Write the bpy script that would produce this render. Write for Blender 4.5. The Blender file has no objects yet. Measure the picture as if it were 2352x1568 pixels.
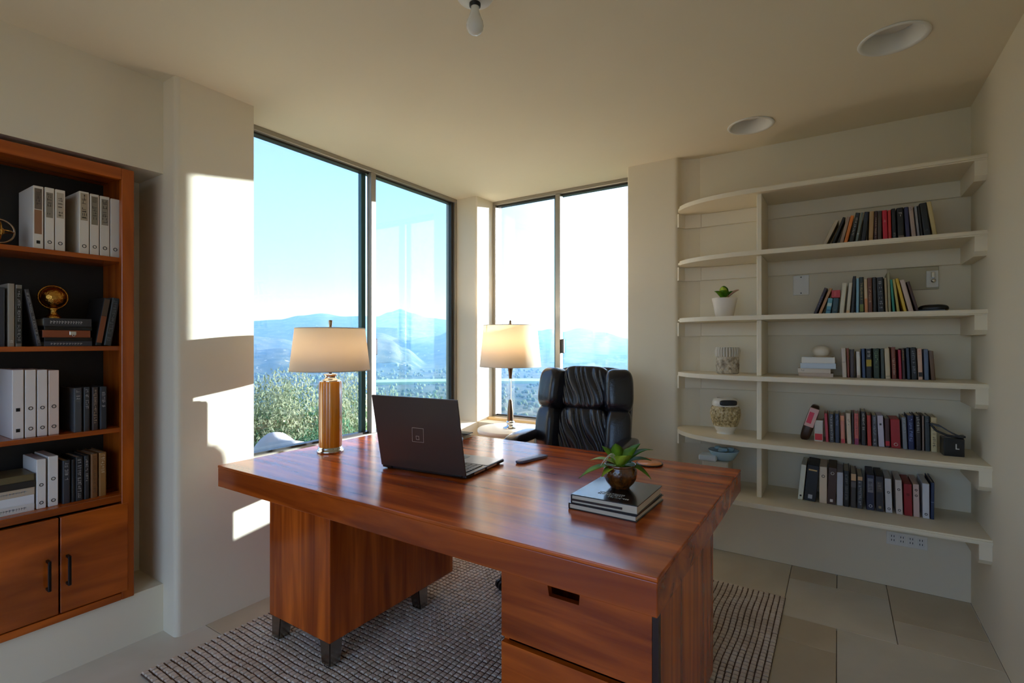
import bpy, bmesh, math, random
from mathutils import Vector, Matrix, noise

random.seed(7)
SC = bpy.context.scene
COL = SC.collection

# ------------------------------------------------------------------ camera
F, CX, CY, CAMH = 1155.0, 1176.0, 785.0, 1.37
YAW = math.radians(33)
cs, sn = math.cos(YAW), math.sin(YAW)
cam = bpy.data.objects.new('camera', bpy.data.cameras.new('camera'))
COL.objects.link(cam)
cam.location = (0, 0, CAMH)
cam.rotation_euler = (math.pi / 2, 0, YAW)
cam.data.sensor_width = 36
cam.data.lens = F / 2352 * 36
cam.data.clip_start = 0.05
cam.data.clip_end = 40000
SC.camera = cam

# ------------------------------------------------------------------ world, sun, exposure
SUN_K, SUN_S = 0.50, 0.158          # sideways and downward run of a sun ray for each metre it travels along -Y
SUN = Vector((SUN_K, 1.0, SUN_S)).normalized()     # towards the sun
world = bpy.data.worlds.new('sky'); SC.world = world
world.use_nodes = True
nt = world.node_tree; nt.nodes.clear()
def nd(t, kind, **kw):
    n = t.nodes.new(kind)
    for k, v in kw.items():
        setattr(n, k, v)
    return n
out = nd(nt, 'ShaderNodeOutputWorld'); bg = nd(nt, 'ShaderNodeBackground')
tc = nd(nt, 'ShaderNodeTexCoord'); sep = nd(nt, 'ShaderNodeSeparateXYZ')
nt.links.new(tc.outputs['Generated'], sep.inputs[0])
ramp = nd(nt, 'ShaderNodeValToRGB')
els = ramp.color_ramp.elements
els[0].position = 0.0; els[0].color = (0.30, 0.28, 0.22, 1)
els[1].position = 1.0; els[1].color = (0.16, 0.30, 0.72, 1)
for p, c in ((0.49, (0.30, 0.28, 0.22, 1)), (0.505, (0.80, 1.02, 1.16, 1)), (0.56, (0.52, 0.86, 1.30, 1)), (0.66, (0.36, 0.60, 1.22, 1))):
    e = els.new(p); e.color = c
mr = nd(nt, 'ShaderNodeMapRange'); mr.inputs[1].default_value = -1; mr.inputs[2].default_value = 1
nt.links.new(sep.outputs[2], mr.inputs[0]); nt.links.new(mr.outputs[0], ramp.inputs[0])
# bright glow of the sky around the sun
dot = nd(nt, 'ShaderNodeVectorMath', operation='DOT_PRODUCT'); dot.inputs[1].default_value = SUN
nt.links.new(tc.outputs['Generated'], dot.inputs[0])
gl = nd(nt, 'ShaderNodeMapRange', clamp=True); gl.inputs[1].default_value = 0.45; gl.inputs[2].default_value = 1.0
nt.links.new(dot.outputs['Value'], gl.inputs[0])
gp = nd(nt, 'ShaderNodeMath', operation='POWER'); gp.inputs[1].default_value = 1.15
nt.links.new(gl.outputs[0], gp.inputs[0])
up = nd(nt, 'ShaderNodeMapRange', clamp=True); up.inputs[1].default_value = -0.02; up.inputs[2].default_value = 0.01
nt.links.new(sep.outputs[2], up.inputs[0])
gm = nd(nt, 'ShaderNodeMath', operation='MULTIPLY')
nt.links.new(gp.outputs[0], gm.inputs[0]); nt.links.new(up.outputs[0], gm.inputs[1])
mix = nd(nt, 'ShaderNodeMixRGB', blend_type='ADD'); mix.inputs['Color2'].default_value = (1.7, 1.55, 1.3, 1)
nt.links.new(gm.outputs[0], mix.inputs['Fac']); nt.links.new(ramp.outputs['Color'], mix.inputs['Color1'])
nt.links.new(mix.outputs[0], bg.inputs['Color']); bg.inputs['Strength'].default_value = 0.58
nt.links.new(bg.outputs[0], out.inputs[0])

sun = bpy.data.objects.new('sun_offscreen', bpy.data.lights.new('sun_offscreen', 'SUN'))
COL.objects.link(sun)
sun.data.energy = 14; sun.data.color = (0.58, 0.68, 1.0); sun.data.angle = math.radians(0.6)
sun.rotation_euler = SUN.to_track_quat('Z', 'Y').to_euler()
sun.location = (3, 8, 5)

vs = SC.view_settings
vs.view_transform = 'Standard'; vs.look = 'None'; vs.gamma = 1; vs.use_curve_mapping = False
vs.exposure = 2.0
cy = SC.cycles
cy.use_denoising = True; cy.max_bounces = 9; cy.diffuse_bounces = 5; cy.glossy_bounces = 4; cy.adaptive_threshold = 0.02
cy.transparent_max_bounces = 16; cy.volume_bounces = 0; cy.sample_clamp_indirect = 8; cy.caustics_reflective = False

# ------------------------------------------------------------------ pixel helpers (2352 x 1568)
def dirp(px):
    l = (px - CX) / F
    return l * cs - sn, l * sn + cs
def at_z(px, py, z=0.0):
    t = F * (CAMH - z) / (py - CY); a, b = dirp(px); return a * t, b * t
def at_y(px, py, y):
    a, b = dirp(px); t = y / b; return a * t, CAMH - (py - CY) / F * t      # x, z
def at_x(px, py, x):
    a, b = dirp(px); t = x / a; return b * t, CAMH - (py - CY) / F * t      # y, z

# ------------------------------------------------------------------ materials
def lin(c):
    return tuple((v / 255 / 12.92 if v / 255 <= 0.04045 else ((v / 255 + 0.055) / 1.055) ** 2.4) for v in c)
MATS = {}
def mat(rgb, rough=0.5, metal=0.0, name=None, coat=0.0, bump=0.0, bscale=60.0, trans=0.0, sub=0.0, spec=0.5, vary=0.0, vscale=4.0):
    key = (tuple(rgb), rough, metal, coat, bump, bscale, trans, sub, spec, vary, vscale)
    if key in MATS: return MATS[key]
    m = bpy.data.materials.new(name or 'paint'); m.use_nodes = True
    t = m.node_tree; b = t.nodes['Principled BSDF']
    c = lin(rgb)
    b.inputs['Base Color'].default_value = (*c, 1)
    b.inputs['Roughness'].default_value = rough; b.inputs['Metallic'].default_value = metal
    b.inputs['Coat Weight'].default_value = coat; b.inputs['Coat Roughness'].default_value = 0.06
    b.inputs['Transmission Weight'].default_value = trans; b.inputs['Specular IOR Level'].default_value = spec
    if bump or vary:
        tc = nd(t, 'ShaderNodeTexCoord')
        if bump:
            n = nd(t, 'ShaderNodeTexNoise'); n.inputs['Scale'].default_value = bscale; n.inputs['Detail'].default_value = 3
            t.links.new(tc.outputs['Object'], n.inputs['Vector'])
            bp = nd(t, 'ShaderNodeBump'); bp.inputs['Strength'].default_value = bump; bp.inputs['Distance'].default_value = 0.01
            t.links.new(n.outputs['Fac'], bp.inputs['Height']); t.links.new(bp.outputs[0], b.inputs['Normal'])
        if vary:
            n2 = nd(t, 'ShaderNodeTexNoise'); n2.inputs['Scale'].default_value = vscale; n2.inputs['Detail'].default_value = 4
            t.links.new(tc.outputs['Object'], n2.inputs['Vector'])
            mx = nd(t, 'ShaderNodeMixRGB'); mx.inputs['Color1'].default_value = (*[v * (1 - vary) for v in c], 1)
            mx.inputs['Color2'].default_value = (*[min(1, v * (1 + vary)) for v in c], 1)
            t.links.new(n2.outputs['Fac'], mx.inputs['Fac']); t.links.new(mx.outputs[0], b.inputs['Base Color'])
    MATS[key] = m
    return m
def ramp_mat(name, stops, scale, rough=0.5, coat=0.0, detail=5, distort=0.4, bump=0.0, rough2=None, off=(0, 0, 0), spec=0.5, nscale=1.0):
    m = bpy.data.materials.new(name); m.use_nodes = True
    t = m.node_tree; b = t.nodes['Principled BSDF']
    tc = nd(t, 'ShaderNodeTexCoord'); mp = nd(t, 'ShaderNodeMapping')
    mp.inputs['Scale'].default_value = scale; mp.inputs['Location'].default_value = off
    n = nd(t, 'ShaderNodeTexNoise'); n.inputs['Scale'].default_value = nscale; n.inputs['Detail'].default_value = detail; n.inputs['Distortion'].default_value = distort
    r = nd(t, 'ShaderNodeValToRGB')
    e = r.color_ramp.elements
    e[0].position, e[0].color = stops[0][0], (*lin(stops[0][1]), 1)
    e[1].position, e[1].color = stops[-1][0], (*lin(stops[-1][1]), 1)
    for p, c in stops[1:-1]:
        e.new(p).color = (*lin(c), 1)
    t.links.new(tc.outputs['Object'], mp.inputs[0]); t.links.new(mp.outputs[0], n.inputs['Vector'])
    t.links.new(n.outputs['Fac'], r.inputs[0]); t.links.new(r.outputs[0], b.inputs['Base Color'])
    b.inputs['Roughness'].default_value = rough; b.inputs['Coat Weight'].default_value = coat
    b.inputs['Coat Roughness'].default_value = 0.05; b.inputs['Specular IOR Level'].default_value = spec
    if bump:
        bp = nd(t, 'ShaderNodeBump'); bp.inputs['Strength'].default_value = bump; bp.inputs['Distance'].default_value = 0.004
        t.links.new(n.outputs['Fac'], bp.inputs['Height']); t.links.new(bp.outputs[0], b.inputs['Normal'])
    return m
def wood(name, dark, light, scale, rough=0.3, coat=0.3, off=(0, 0, 0)):
    mid = tuple((a + b) / 2 for a, b in zip(dark, light))
    return ramp_mat(name, [(0.30, dark), (0.5, mid), (0.70, light)], scale, rough, coat, 6, 0.7, 0.04, off=off)

M = {}
M['wall'] = mat((232, 219, 192), 0.85, name='plaster', bump=0.05, bscale=35, vary=0.03, vscale=1.5)
M['wallr'] = M['ceil'] = M['wall']
M['shelf'] = mat((234, 221, 194), 0.55, name='cream_paint')
M['alu'] = mat((158, 150, 136), 0.42, 0.55, name='aluminium')
M['darkalu'] = mat((60, 58, 54), 0.4, 0.6, name='dark_aluminium')
M['black'] = mat((18, 18, 20), 0.35, name='black_plastic')
M['chrome'] = mat((215, 212, 208), 0.12, 1.0, name='chrome')
M['white'] = mat((228, 224, 214), 0.4, name='white_enamel')
DW, BW = ((132, 50, 8), (222, 108, 30)), ((130, 56, 8), (200, 98, 24))
M['deskX'] = wood('desk_wood', *DW, (1.3, 14, 14), 0.20, 0.0)
M['deskE'] = wood('desk_wood_edge', *DW, (1.1, 9, 12), 0.20, 0.0, (3, 1, 2))
M['deskZ'] = wood('desk_wood_upright', *DW, (17, 17, 1.1), 0.20, 0.0)
M['drawer'] = wood('drawer_wood', *DW, (1.4, 12, 16), 0.20, 0.0)
M['case'] = wood('bookcase_wood', *BW, (14, 14, 1.2), 0.26, 0.2)
M['caseY'] = wood('bookcase_wood_cross', *BW, (14, 1.2, 14), 0.26, 0.2)
M['door'] = wood('door_wood', *BW, (6, 1.6, 9), 0.22, 0.3)
M['caseback'] = mat((34, 29, 25), 0.6, name='dark_panel')

# ------------------------------------------------------------------ mesh builder
class MB:
    def __init__(s): s.v = []; s.f = []; s.smooth = []
    def add(s, vs, fs, smooth=False):
        o = len(s.v); s.v += [tuple(p) for p in vs]
        for f in fs: s.f.append([i + o for i in f]); s.smooth.append(smooth)
        return s
    def box(s, lo, hi, bev=0.0, seg=2, rot=None):
        if bev <= 0:
            x0, y0, z0 = lo; x1, y1, z1 = hi
            v = [(x0, y0, z0), (x1, y0, z0), (x1, y1, z0), (x0, y1, z0), (x0, y0, z1), (x1, y0, z1), (x1, y1, z1), (x0, y1, z1)]
            f = [(0, 3, 2, 1), (4, 5, 6, 7), (0, 1, 5, 4), (1, 2, 6, 5), (2, 3, 7, 6), (3, 0, 4, 7)]
            if rot is not None: v = [rot @ Vector(p) for p in v]
            return s.add(v, f)
        bm = bmesh.new(); bmesh.ops.create_cube(bm, size=1)
        for v in bm.verts:
            v.co = Vector([lo[i] + (v.co[i] + 0.5) * (hi[i] - lo[i]) for i in range(3)])
        bmesh.ops.bevel(bm, geom=bm.edges[:], offset=bev, segments=seg, affect='EDGES', profile=0.5)
        if rot is not None: bmesh.ops.transform(bm, matrix=rot, verts=bm.verts)
        bm.verts.index_update()
        s.add([v.co.copy() for v in bm.verts], [[v.index for v in f.verts] for f in bm.faces])
        bm.free(); return s
    def prism(s, pts, z0, z1, axis='z', smooth=False):
        n = len(pts)
        def P(a, b, h): return {'z': (a, b, h), 'y': (a, h, b), 'x': (h, a, b)}[axis]
        v = [P(a, b, z0) for a, b in pts] + [P(a, b, z1) for a, b in pts]
        s.add(v, [list(range(n))[::-1], list(range(n, 2 * n))])
        return s.add(v, [(i, (i + 1) % n, n + (i + 1) % n, n + i) for i in range(n)], smooth)
    def lathe(s, prof, c=(0, 0, 0), n=32, cap=True, sx=1, sy=1):
        v = []; f = []
        for r, z in prof:
            for i in range(n):
                a = 2 * math.pi * i / n
                v.append((c[0] + r * sx * math.cos(a), c[1] + r * sy * math.sin(a), c[2] + z))
        for k in range(len(prof) - 1):
            for i in range(n):
                j = (i + 1) % n
                f.append((k * n + i, k * n + j, (k + 1) * n + j, (k + 1) * n + i))
        s.add(v, f, True)
        if cap:
            s.add(v[:n], [list(range(n))[::-1]]); s.add(v[-n:], [list(range(n))])
        return s
    def tube(s, pts, r, n=8, close=False):
        pts = [Vector(p) for p in pts]; m = len(pts)
        rs = r if isinstance(r, (list, tuple)) else [r] * m
        v = []; f = []; ref = Vector((0, 0, 1)); prev = None
        for k, p in enumerate(pts):
            a = pts[(k - 1) % m] if (k or close) else p
            b = pts[(k + 1) % m] if (k < m - 1 or close) else p
            t = (b - a).normalized()
            if prev is None:
                u = t.cross(ref)
                if u.length < 1e-3: u = t.cross(Vector((1, 0, 0)))
            else:
                u = prev - t * prev.dot(t)
            u.normalize(); prev = u; w = t.cross(u)
            for i in range(n):
                an = 2 * math.pi * i / n
                v.append(p + (u * math.cos(an) + w * math.sin(an)) * rs[k])
        for k in range(m if close else m - 1):
            for i in range(n):
                j = (i + 1) % n; k2 = (k + 1) % m
                f.append((k * n + i, k * n + j, k2 * n + j, k2 * n + i))
        s.add(v, f, True)
        if not close:
            s.add(v[:n], [list(range(n))[::-1]]); s.add(v[-n:], [list(range(n))])
        return s
    def ring(s, c, R, r, axis='z', n=24, m=6):
        pts = []
        for i in range(n):
            a = 2 * math.pi * i / n; p, q = R * math.cos(a), R * math.sin(a)
            pts.append({'z': (c[0] + p, c[1] + q, c[2]), 'y': (c[0] + p, c[1], c[2] + q), 'x': (c[0], c[1] + p, c[2] + q)}[axis])
        return s.tube(pts, r, m, True)
    def pillow(s, c, half, e=(4, 3, 4), n=14, fn=None, rot=None):
        # rounded cushion: a cube-sphere blown up to a superellipsoid, fn(p) displaces it
        v = []; f = []
        for ax in range(3):
            for sg in (-1, 1):
                o = len(v)
                for i in range(n + 1):
                    for j in range(n + 1):
                        a = math.tan((2 * i / n - 1) * math.pi / 4); b = math.tan((2 * j / n - 1) * math.pi / 4)
                        p = [0, 0, 0]; p[ax] = sg; p[(ax + 1) % 3] = a; p[(ax + 2) % 3] = b
                        L = math.sqrt(sum(q * q for q in p)); q = [w / L for w in p]
                        ee = max(e)
                        r = 1 / (sum(abs(w) ** ee for w in q)) ** (1 / ee)
                        P = Vector([q[k] * r for k in range(3)])
                        P = Vector([P[k] * half[k] for k in range(3)])
                        if fn: P = fn(P)
                        if rot is not None: P = rot @ P
                        v.append(P + Vector(c))
                for i in range(n):
                    for j in range(n):
                        q = (o + i * (n + 1) + j, o + (i + 1) * (n + 1) + j, o + (i + 1) * (n + 1) + j + 1, o + i * (n + 1) + j + 1)
                        f.append(q if sg > 0 else q[::-1])
        return s.add(v, f, True)
    def mesh(s, name, merge=False):
        me = bpy.data.meshes.new(name); me.from_pydata(s.v, [], s.f); 
        me.polygons.foreach_set('use_smooth', s.smooth)
        if merge:
            bm = bmesh.new(); bm.from_mesh(me); bmesh.ops.remove_doubles(bm, verts=bm.verts, dist=1e-5); bm.to_mesh(me); bm.free()
        me.update(); return me

WM = {}
def link(name, me, m, parent=None, inv=None):
    o = bpy.data.objects.new(name, me); COL.objects.link(o)
    if m is not None: me.materials.append(m)
    if parent is not None:
        o.parent = parent
    return o
def tag(o, label, cat, group=None):
    o['label'] = label; o['category'] = cat
    if group: o['group'] = group
    return o
def thing(name, label, cat, loc=(0, 0, 0), rotz=0.0, group=None, lean=0.0):
    o = bpy.data.objects.new(name, None); COL.objects.link(o)
    o.empty_display_size = 0.05
    o.location = loc; o.rotation_euler = (0, lean, rotz)
    tag(o, label, cat, group)
    return o
def root(name, loc=(0, 0, 0)):
    o = bpy.data.objects.new(name, None); COL.objects.link(o); o.empty_display_size = 0.05; o.location = loc
    o['kind'] = 'structure'; return o
def part(name, mb, m, parent, world=False, label=None, merge=False):
    """mesh child; world=True: coordinates are world coordinates and the parent is not rotated"""
    if world:
        L = parent.location
        p = parent.parent
        while p is not None: L = L + p.location; p = p.parent
        mb.v = [(a[0] - L[0], a[1] - L[1], a[2] - L[2]) for a in mb.v]
    o = link(name, mb.mesh(name, merge), m, parent)
    if label: o['label'] = label
    return o
def struct(name, mb, m):
    o = link(name, mb.mesh(name), m); o['kind'] = 'structure'; return o
def single(name, mb, m, label, cat, loc=(0, 0, 0), group=None, rotz=0.0, merge=False):
    o = link(name, mb.mesh(name, merge), m); o.location = loc; o.rotation_euler = (0, 0, rotz)
    return tag(o, label, cat, group)

# ------------------------------------------------------------------ room dimensions
XL, XP, XG = -2.687, -2.565, -2.82     # left wall, pillar face, glass of the long window
XR = 0.582                              # right wall
YB, YP, YG = 3.52, 3.42, 3.68           # shelf wall, pillar front, glass of the short window
HC = 2.60
YR = -1.7                               # rear of the room
SILL = 0.69
NY0, NY1, NZ0, NZ1, NX = -0.12, 1.10, 0.222, 2.165, -2.95   # bookcase niche

# ================================================================== STRUCTURE
# ---- floor: slab with separate stone tiles
fl = struct('floor', MB().box((-3.1, YR - 0.2, -0.12), (0.75, 3.8, -0.012)), mat((140, 120, 96), 0.9, name='grout'))
U = 0.2325
GX0, GY0 = -0.24 - 11 * U, 2.86 - 20 * U
ncol, nrow = 16, 25
taken = {}
tiles = []
def put(c0, r0, c1, r1):
    for c in range(c0, c1):
        for r in range(r0, r1):
            if (c, r) in taken or c >= ncol or r >= nrow: return False
    for c in range(c0, c1):
        for r in range(r0, r1): taken[(c, r)] = 1
    tiles.append((c0, r0, c1, r1)); return True
# columns/rows: x = -0.24 is column 11, y = 2.86 is row 20
for t in ((7, 20, 11, 23), (11, 22, 12, 23), (12, 22, 13, 23), (11, 20, 13, 22), (13, 21, 15, 23), (13, 20, 15, 21),
          (11, 19, 12, 20), (12, 17, 15, 20), (11, 17, 12, 19), (7, 18, 11, 20)):
    put(*t)
rr = random.Random(3)
for r in range(nrow):
    for c in range(ncol):
        if (c, r) in taken: continue
        opts = [(3, 2), (2, 3), (2, 2), (2, 1), (1, 2), (1, 1)]; rr.shuffle(opts)
        if rr.random() < .75: opts.sort(key=lambda o: -o[0] * o[1])
        for w, h in opts:
            if put(c, r, c + w, r + h): break
tm = [ramp_mat('stone_tile', [(0.3, a), (0.7, b)], (2.2, 2.2, 2.2), 0.34, 0.0, 6, 0.8, 0.03, off=(k, k, 0)) for k, (a, b) in
      enumerate((((206, 192, 166), (222, 210, 186)), ((196, 178, 148), (214, 198, 168)), ((208, 198, 176), (224, 214, 194))))]
for c0, r0, c1, r1 in tiles:
    x0, x1 = max(GX0 + c0 * U, XL - .01), min(GX0 + c1 * U, XR); y0, y1 = max(GY0 + r0 * U, YR), min(GY0 + r1 * U, YB)
    if c1 >= 15: x1 = XR
    if r1 >= 23: y1 = YB
    if x1 - x0 < .03 or y1 - y0 < .03: continue
    g = 0.0013
    mb = MB().box((-(x1 - x0) / 2 + g, -(y1 - y0) / 2 + g, -0.012), ((x1 - x0) / 2 - g, (y1 - y0) / 2 - g, 0.0), 0.002, 1)
    o = part('floor_tile', mb, rr.choice(tm), fl); o.location = ((x0 + x1) / 2, (y0 + y1) / 2, 0)

# ---- ceiling with two round openings for the recessed lights
DL = []
for px, py, rad in ((2052, 90, 0.118), (1724, 289, 0.118)):
    x, y = at_z(px, py, HC); DL.append((x, y, rad))
bm = bmesh.new(); edges = []
def loop(pts):
    vs_ = [bm.verts.new((a, b, HC)) for a, b in pts]
    for i in range(len(vs_)): edges.append(bm.edges.new((vs_[i], vs_[(i + 1) % len(vs_)])))
loop([(-2.865, YR - .2), (0.75, YR - .2), (0.75, 3.725), (-2.865, 3.725)])
for x, y, r in DL:
    loop([(x + (r - .012) * math.cos(2 * math.pi * i / 40), y + (r - .012) * math.sin(2 * math.pi * i / 40)) for i in range(40)])
bmesh.ops.triangle_fill(bm, edges=edges, use_beauty=True, normal=(0, 0, -1))
me = bpy.data.meshes.new('ceiling'); bm.to_mesh(me); bm.free()
o = link('ceiling', me, M['ceil']); o['kind'] = 'structure'

# ---- walls
mb = MB()
mb.box((-3.1, YR, 0), (XL, NY0, HC)).box((-3.1, NY0, 0), (XL, NY1, NZ0)).box((-3.1, NY0, NZ1), (XL, NY1, HC)).box((-3.1, NY0, NZ0), (NX, NY1, NZ1))
struct('wall_left', mb, M['wall'])
def rounded(pts, rads, seg=6):
    res = []; n = len(pts)
    for i, (p, r) in enumerate(zip(pts, rads)):
        p = Vector(p)
        if not r: res.append(tuple(p)); continue
        a = (Vector(pts[i - 1]) - p).normalized(); b = (Vector(pts[(i + 1) % n]) - p).normalized()
        for k in range(seg + 1):
            t = k / seg
            q = p + a * r * (1 - t) ** 2 + b * r * t ** 2
            res.append(tuple(q))
    return res
struct('wall_pillar_left', MB().prism(rounded([(-3.1, 1.10), (XP, 1.10), (XP, 1.47), (-3.1, 1.47)], [0, .03, 0, 0]), 0, HC, smooth=False), M['wall'])
struct('wall_pillar_corner', MB().prism(rounded([(-2.9, 3.40), (XP, 3.40), (XP, 3.76), (-2.9, 3.76)], [0, .02, 0, 0]), 0, HC), M['wall'])
struct('wall_pillar_right', MB().prism(rounded([(-1.25, YP), (-0.905, YP), (-0.885, 3.49), (-0.77, YB + .01), (-0.77, 3.8), (-1.25, 3.8)], [.012, .02, .04, 0, 0, 0]), 0, HC), M['wall'])
struct('wall_left_low', MB().box((-3.0, 1.47, 0), (XP, 3.42, SILL)), M['wall'])
struct('wall_back_low', MB().box((XP - .02, YP, 0), (-1.23, 3.86, SILL)), M['wall'])
struct('wall_back', MB().box((-0.78, YB, 0), (0.75, 3.8, HC)), M['wall'])
struct('wall_right', MB().box((XR, YR, 0), (0.75, YB, HC)), M['wallr'])
mb = MB().box((-3.1, YR - .15, 0), (-2.45, YR, HC)).box((0.40, YR - .15, 0), (0.75, YR, HC)).box((-2.45, YR - .15, 2.35), (0.40, YR, HC))  # unseen rear wall; its wide opening is invented to let sky light in
struct('wall_rear_unseen', mb, M['wall'])

# ---- windows
def glass_mat(name, tint):
    m = bpy.data.materials.new(name); m.use_nodes = True; t = m.node_tree; t.nodes.clear()
    o = nd(t, 'ShaderNodeOutputMaterial'); mx = nd(t, 'ShaderNodeMixShader'); tr = nd(t, 'ShaderNodeBsdfTransparent'); g = nd(t, 'ShaderNodeBsdfGlossy')
    lw = nd(t, 'ShaderNodeLayerWeight'); pw = nd(t, 'ShaderNodeMath', operation='POWER'); pw.inputs[1].default_value = 5
    ma = nd(t, 'ShaderNodeMath', operation='MULTIPLY_ADD'); ma.inputs[1].default_value = .93; ma.inputs[2].default_value = .06
    t.links.new(lw.outputs['Facing'], pw.inputs[0]); t.links.new(pw.outputs[0], ma.inputs[0])
    tr.inputs[0].default_value = (*tint, 1); g.inputs['Roughness'].default_value = 0.0
    t.links.new(ma.outputs[0], mx.inputs[0]); t.links.new(tr.outputs[0], mx.inputs[1]); t.links.new(g.outputs[0], mx.inputs[2]); t.links.new(mx.outputs[0], o.inputs[0])
    return m
GL1 = glass_mat('tinted_glass', (0.80, 0.83, 0.83)); GL2 = glass_mat('tinted_glass_slider', (0.76, 0.82, 0.80))
def window(name, axis, plane, a0, a1, am, z0, z1):
    w = root(name)
    def B(lo, hi, d0, d1, bev=.003):   # box from a-range, depth-range, z-range
        if axis == 'x': return ((plane + d0, lo[0], lo[1]), (plane + d1, hi[0], hi[1]), bev, 1)
        return ((lo[0], plane - d1, lo[1]), (hi[0], plane - d0, hi[1]), bev, 1)
    fr = MB(); ft = .030
    fr.box(*B((a0, z1 - ft), (a1, z1), -.05, .045)); fr.box(*B((a0, z0), (a1, z0 + ft), -.05, .045))
    fr.box(*B((a0, z0 + ft), (a0 + ft, z1 - ft), -.05, .045)); fr.box(*B((a1 - ft, z0 + ft), (a1, z1 - ft), -.05, .045))
    part('frame', fr, M['alu'], w)
    tk = MB(); tk.box(*B((a0 + ft, z1 - ft - .012), (a1 - ft, z1 - ft), -.03, .02, 0)); tk.box(*B((a0 + ft, z0 + ft), (a1 - ft, z0 + ft + .012), -.03, .02, 0))
    part('track', tk, M['darkalu'], w)
    part('mullion', MB().box(*B((am - .022, z0 + ft), (am + .022, z1 - ft), .0, .048)), M['alu'], w)
    part('sash_stile', MB().box(*B((am - .062, z0 + ft), (am - .022, z1 - ft), -.045, -.01)), mat((66, 98, 96), .3, .3, name='green_edge'), w)
    part('sash_stile', MB().box(*B((a1 - ft - .03, z0 + ft), (a1 - ft, z1 - ft), -.005, .03)), M['darkalu'], w)
    p1 = part('pane', MB().box(*B((a0 + ft, z0 + ft), (am - .05, z1 - ft), -.030, -.024, 0)), GL1, w)
    p2 = part('pane', MB().box(*B((am + .018, z0 + ft), (a1 - ft - .02, z1 - ft), .008, .014, 0)), GL2, w)
    s = 1 if axis == 'x' else 1
    side = am + .036
    part('latch', MB().box(*B((am + .022, 1.275), (am + .048, 1.39), .014, .036, .004)), M['black'], w)
    return w
window('window_1', 'x', XG, 1.47, 3.40, at_x(848, 500, XG)[0], SILL, HC)
w2 = window('window_2', 'y', YG, XP, -1.25, at_y(1287, 500, YG)[0], SILL, HC)
part('sill_board', MB().box((XP + .002, YG - .12, SILL), (-1.252, YG - .046, SILL + .022), .003, 1), mat((214, 180, 124), .45, name='pale_wood', vary=.1, vscale=12), w2)

# ---- built-in cream shelving on the back wall
SZ = [2.245, 1.89, 1.52, 1.172, 0.805, 0.473]
SF = [3.16, 3.16, 3.16, 3.14, 3.075, 3.07]
sh = thing('built_in_shelving', 'cream built-in shelving with six rounded boards across the recessed wall', 'shelving', (-0.16, 3.5, 0.38))
ST = 0.026
for z, yf in zip(SZ, SF):
    pts = [(XR, YB), (XR, yf), (-0.42, yf)]
    for k in range(1, 15):
        a = math.pi / 2 * k / 14
        pts.append((-0.42 - 0.475 * math.sin(a), yf + (3.425 - yf) * (1 - math.cos(a))))
    pts += [(-0.887, 3.487), (-0.775, YB)]
    bm = bmesh.new()
    lo = [bm.verts.new((a, b, z - ST)) for a, b in pts]; hi = [bm.verts.new((a, b, z)) for a, b in pts]; n = len(pts)
    bm.faces.new(lo); bm.faces.new(hi[::-1])
    for i in range(n): bm.faces.new((lo[i], hi[i], hi[(i + 1) % n], lo[(i + 1) % n]))
    fe = [e for e in bm.edges if all(abs(v.co.y - YB) > .04 and v.co.y < 3.44 for v in e.verts) and abs(e.verts[0].co.z - e.verts[1].co.z) < 1e-6]
    bmesh.ops.bevel(bm, geom=fe, offset=.008, segments=2, affect='EDGES')
    bmesh.ops.recalc_face_normals(bm, faces=bm.faces[:]); bm.verts.index_update()
    mb = MB(); mb.add([v.co.copy() for v in bm.verts], [[v.index for v in f.verts] for f in bm.faces]); bm.free()
    part('shelf_board', mb, M['shelf'], sh, True)
    zb = z - ST
    mb = MB().box((-0.77, YB - .018, zb - .088), (XR, YB, zb), .003, 1)
    mb.prism([(-0.905, 3.425), (-0.893, 3.415), (-0.868, 3.478), (-0.77, YB - .018), (-0.77, YB), (-0.89, 3.49)], zb - .088, zb)
    part('back_cleat', mb, M['shelf'], sh, True)
    prof = [(YB - .018, zb), (yf + .012, zb), (yf + .012, zb - .070), (yf + .032, zb - .092), (YB - .018, zb - .092)]
    part('side_cleat', MB().prism(prof, XR - .045, XR, 'x'), M['shelf'], sh, True)
for k in range(5):
    part('divider', MB().box((-0.396, 3.20, SZ[k + 1]), (-0.370, YB, SZ[k] - ST), .003, 1), M['shelf'], sh, True)

# ---- wall plates
def plate(name, label, x0, x1, z0, z1, y=YB):
    t = thing(name, label, 'wall plate', ((x0 + x1) / 2, y, z0))
    part('plate', MB().box((x0, y - .007, z0), (x1, y, z1), .002, 1), mat((186, 174, 142), .5) if 'cream' in label else mat((232, 226, 214), .45), t, True)
    return t
x, z = at_y(1840, 656, YB)
t = plate('blank_wall_plate', 'white blank wall plate with two screws above the third shelf', x - .042, x + .042, z - .06, z + .06)
for dz in (-.048, .048):
    q_ = part('screw', MB().lathe([(.004, 0), (.004, .0015)], (0, 0, 0), 10), M['darkalu'], t); q_.location = (0, -.007, .06 + dz); q_.rotation_euler = (math.pi / 2, 0, 0)
t = plate('intercom_panel', 'wide cream-olive wall panel partly behind the leaning yellow book', 0.228, 0.452, 1.652, 1.775)
t2 = plate('rotary_switch', 'white switch plate with small knob at end of wide wall panel', 0.398, 0.450, 1.662, 1.752, YB - .0072)
q_ = part('knob', MB().lathe([(.012, 0), (.012, .006), (.009, .012), (.004, .013)], (0, 0, 0), 16), M['chrome'], t2); q_.location = (.004, -.007, .035); q_.rotation_euler = (math.pi / 2, 0, 0)
part('toggle', MB().box((-.006, -.018, .052), (.010, -.007, .082), .002, 1), M['chrome'], t2)
t = plate('power_outlet', 'white four-gang power outlet low on the wall under the lowest shelf', 0.225, 0.405, 0.236, 0.308)
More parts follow.
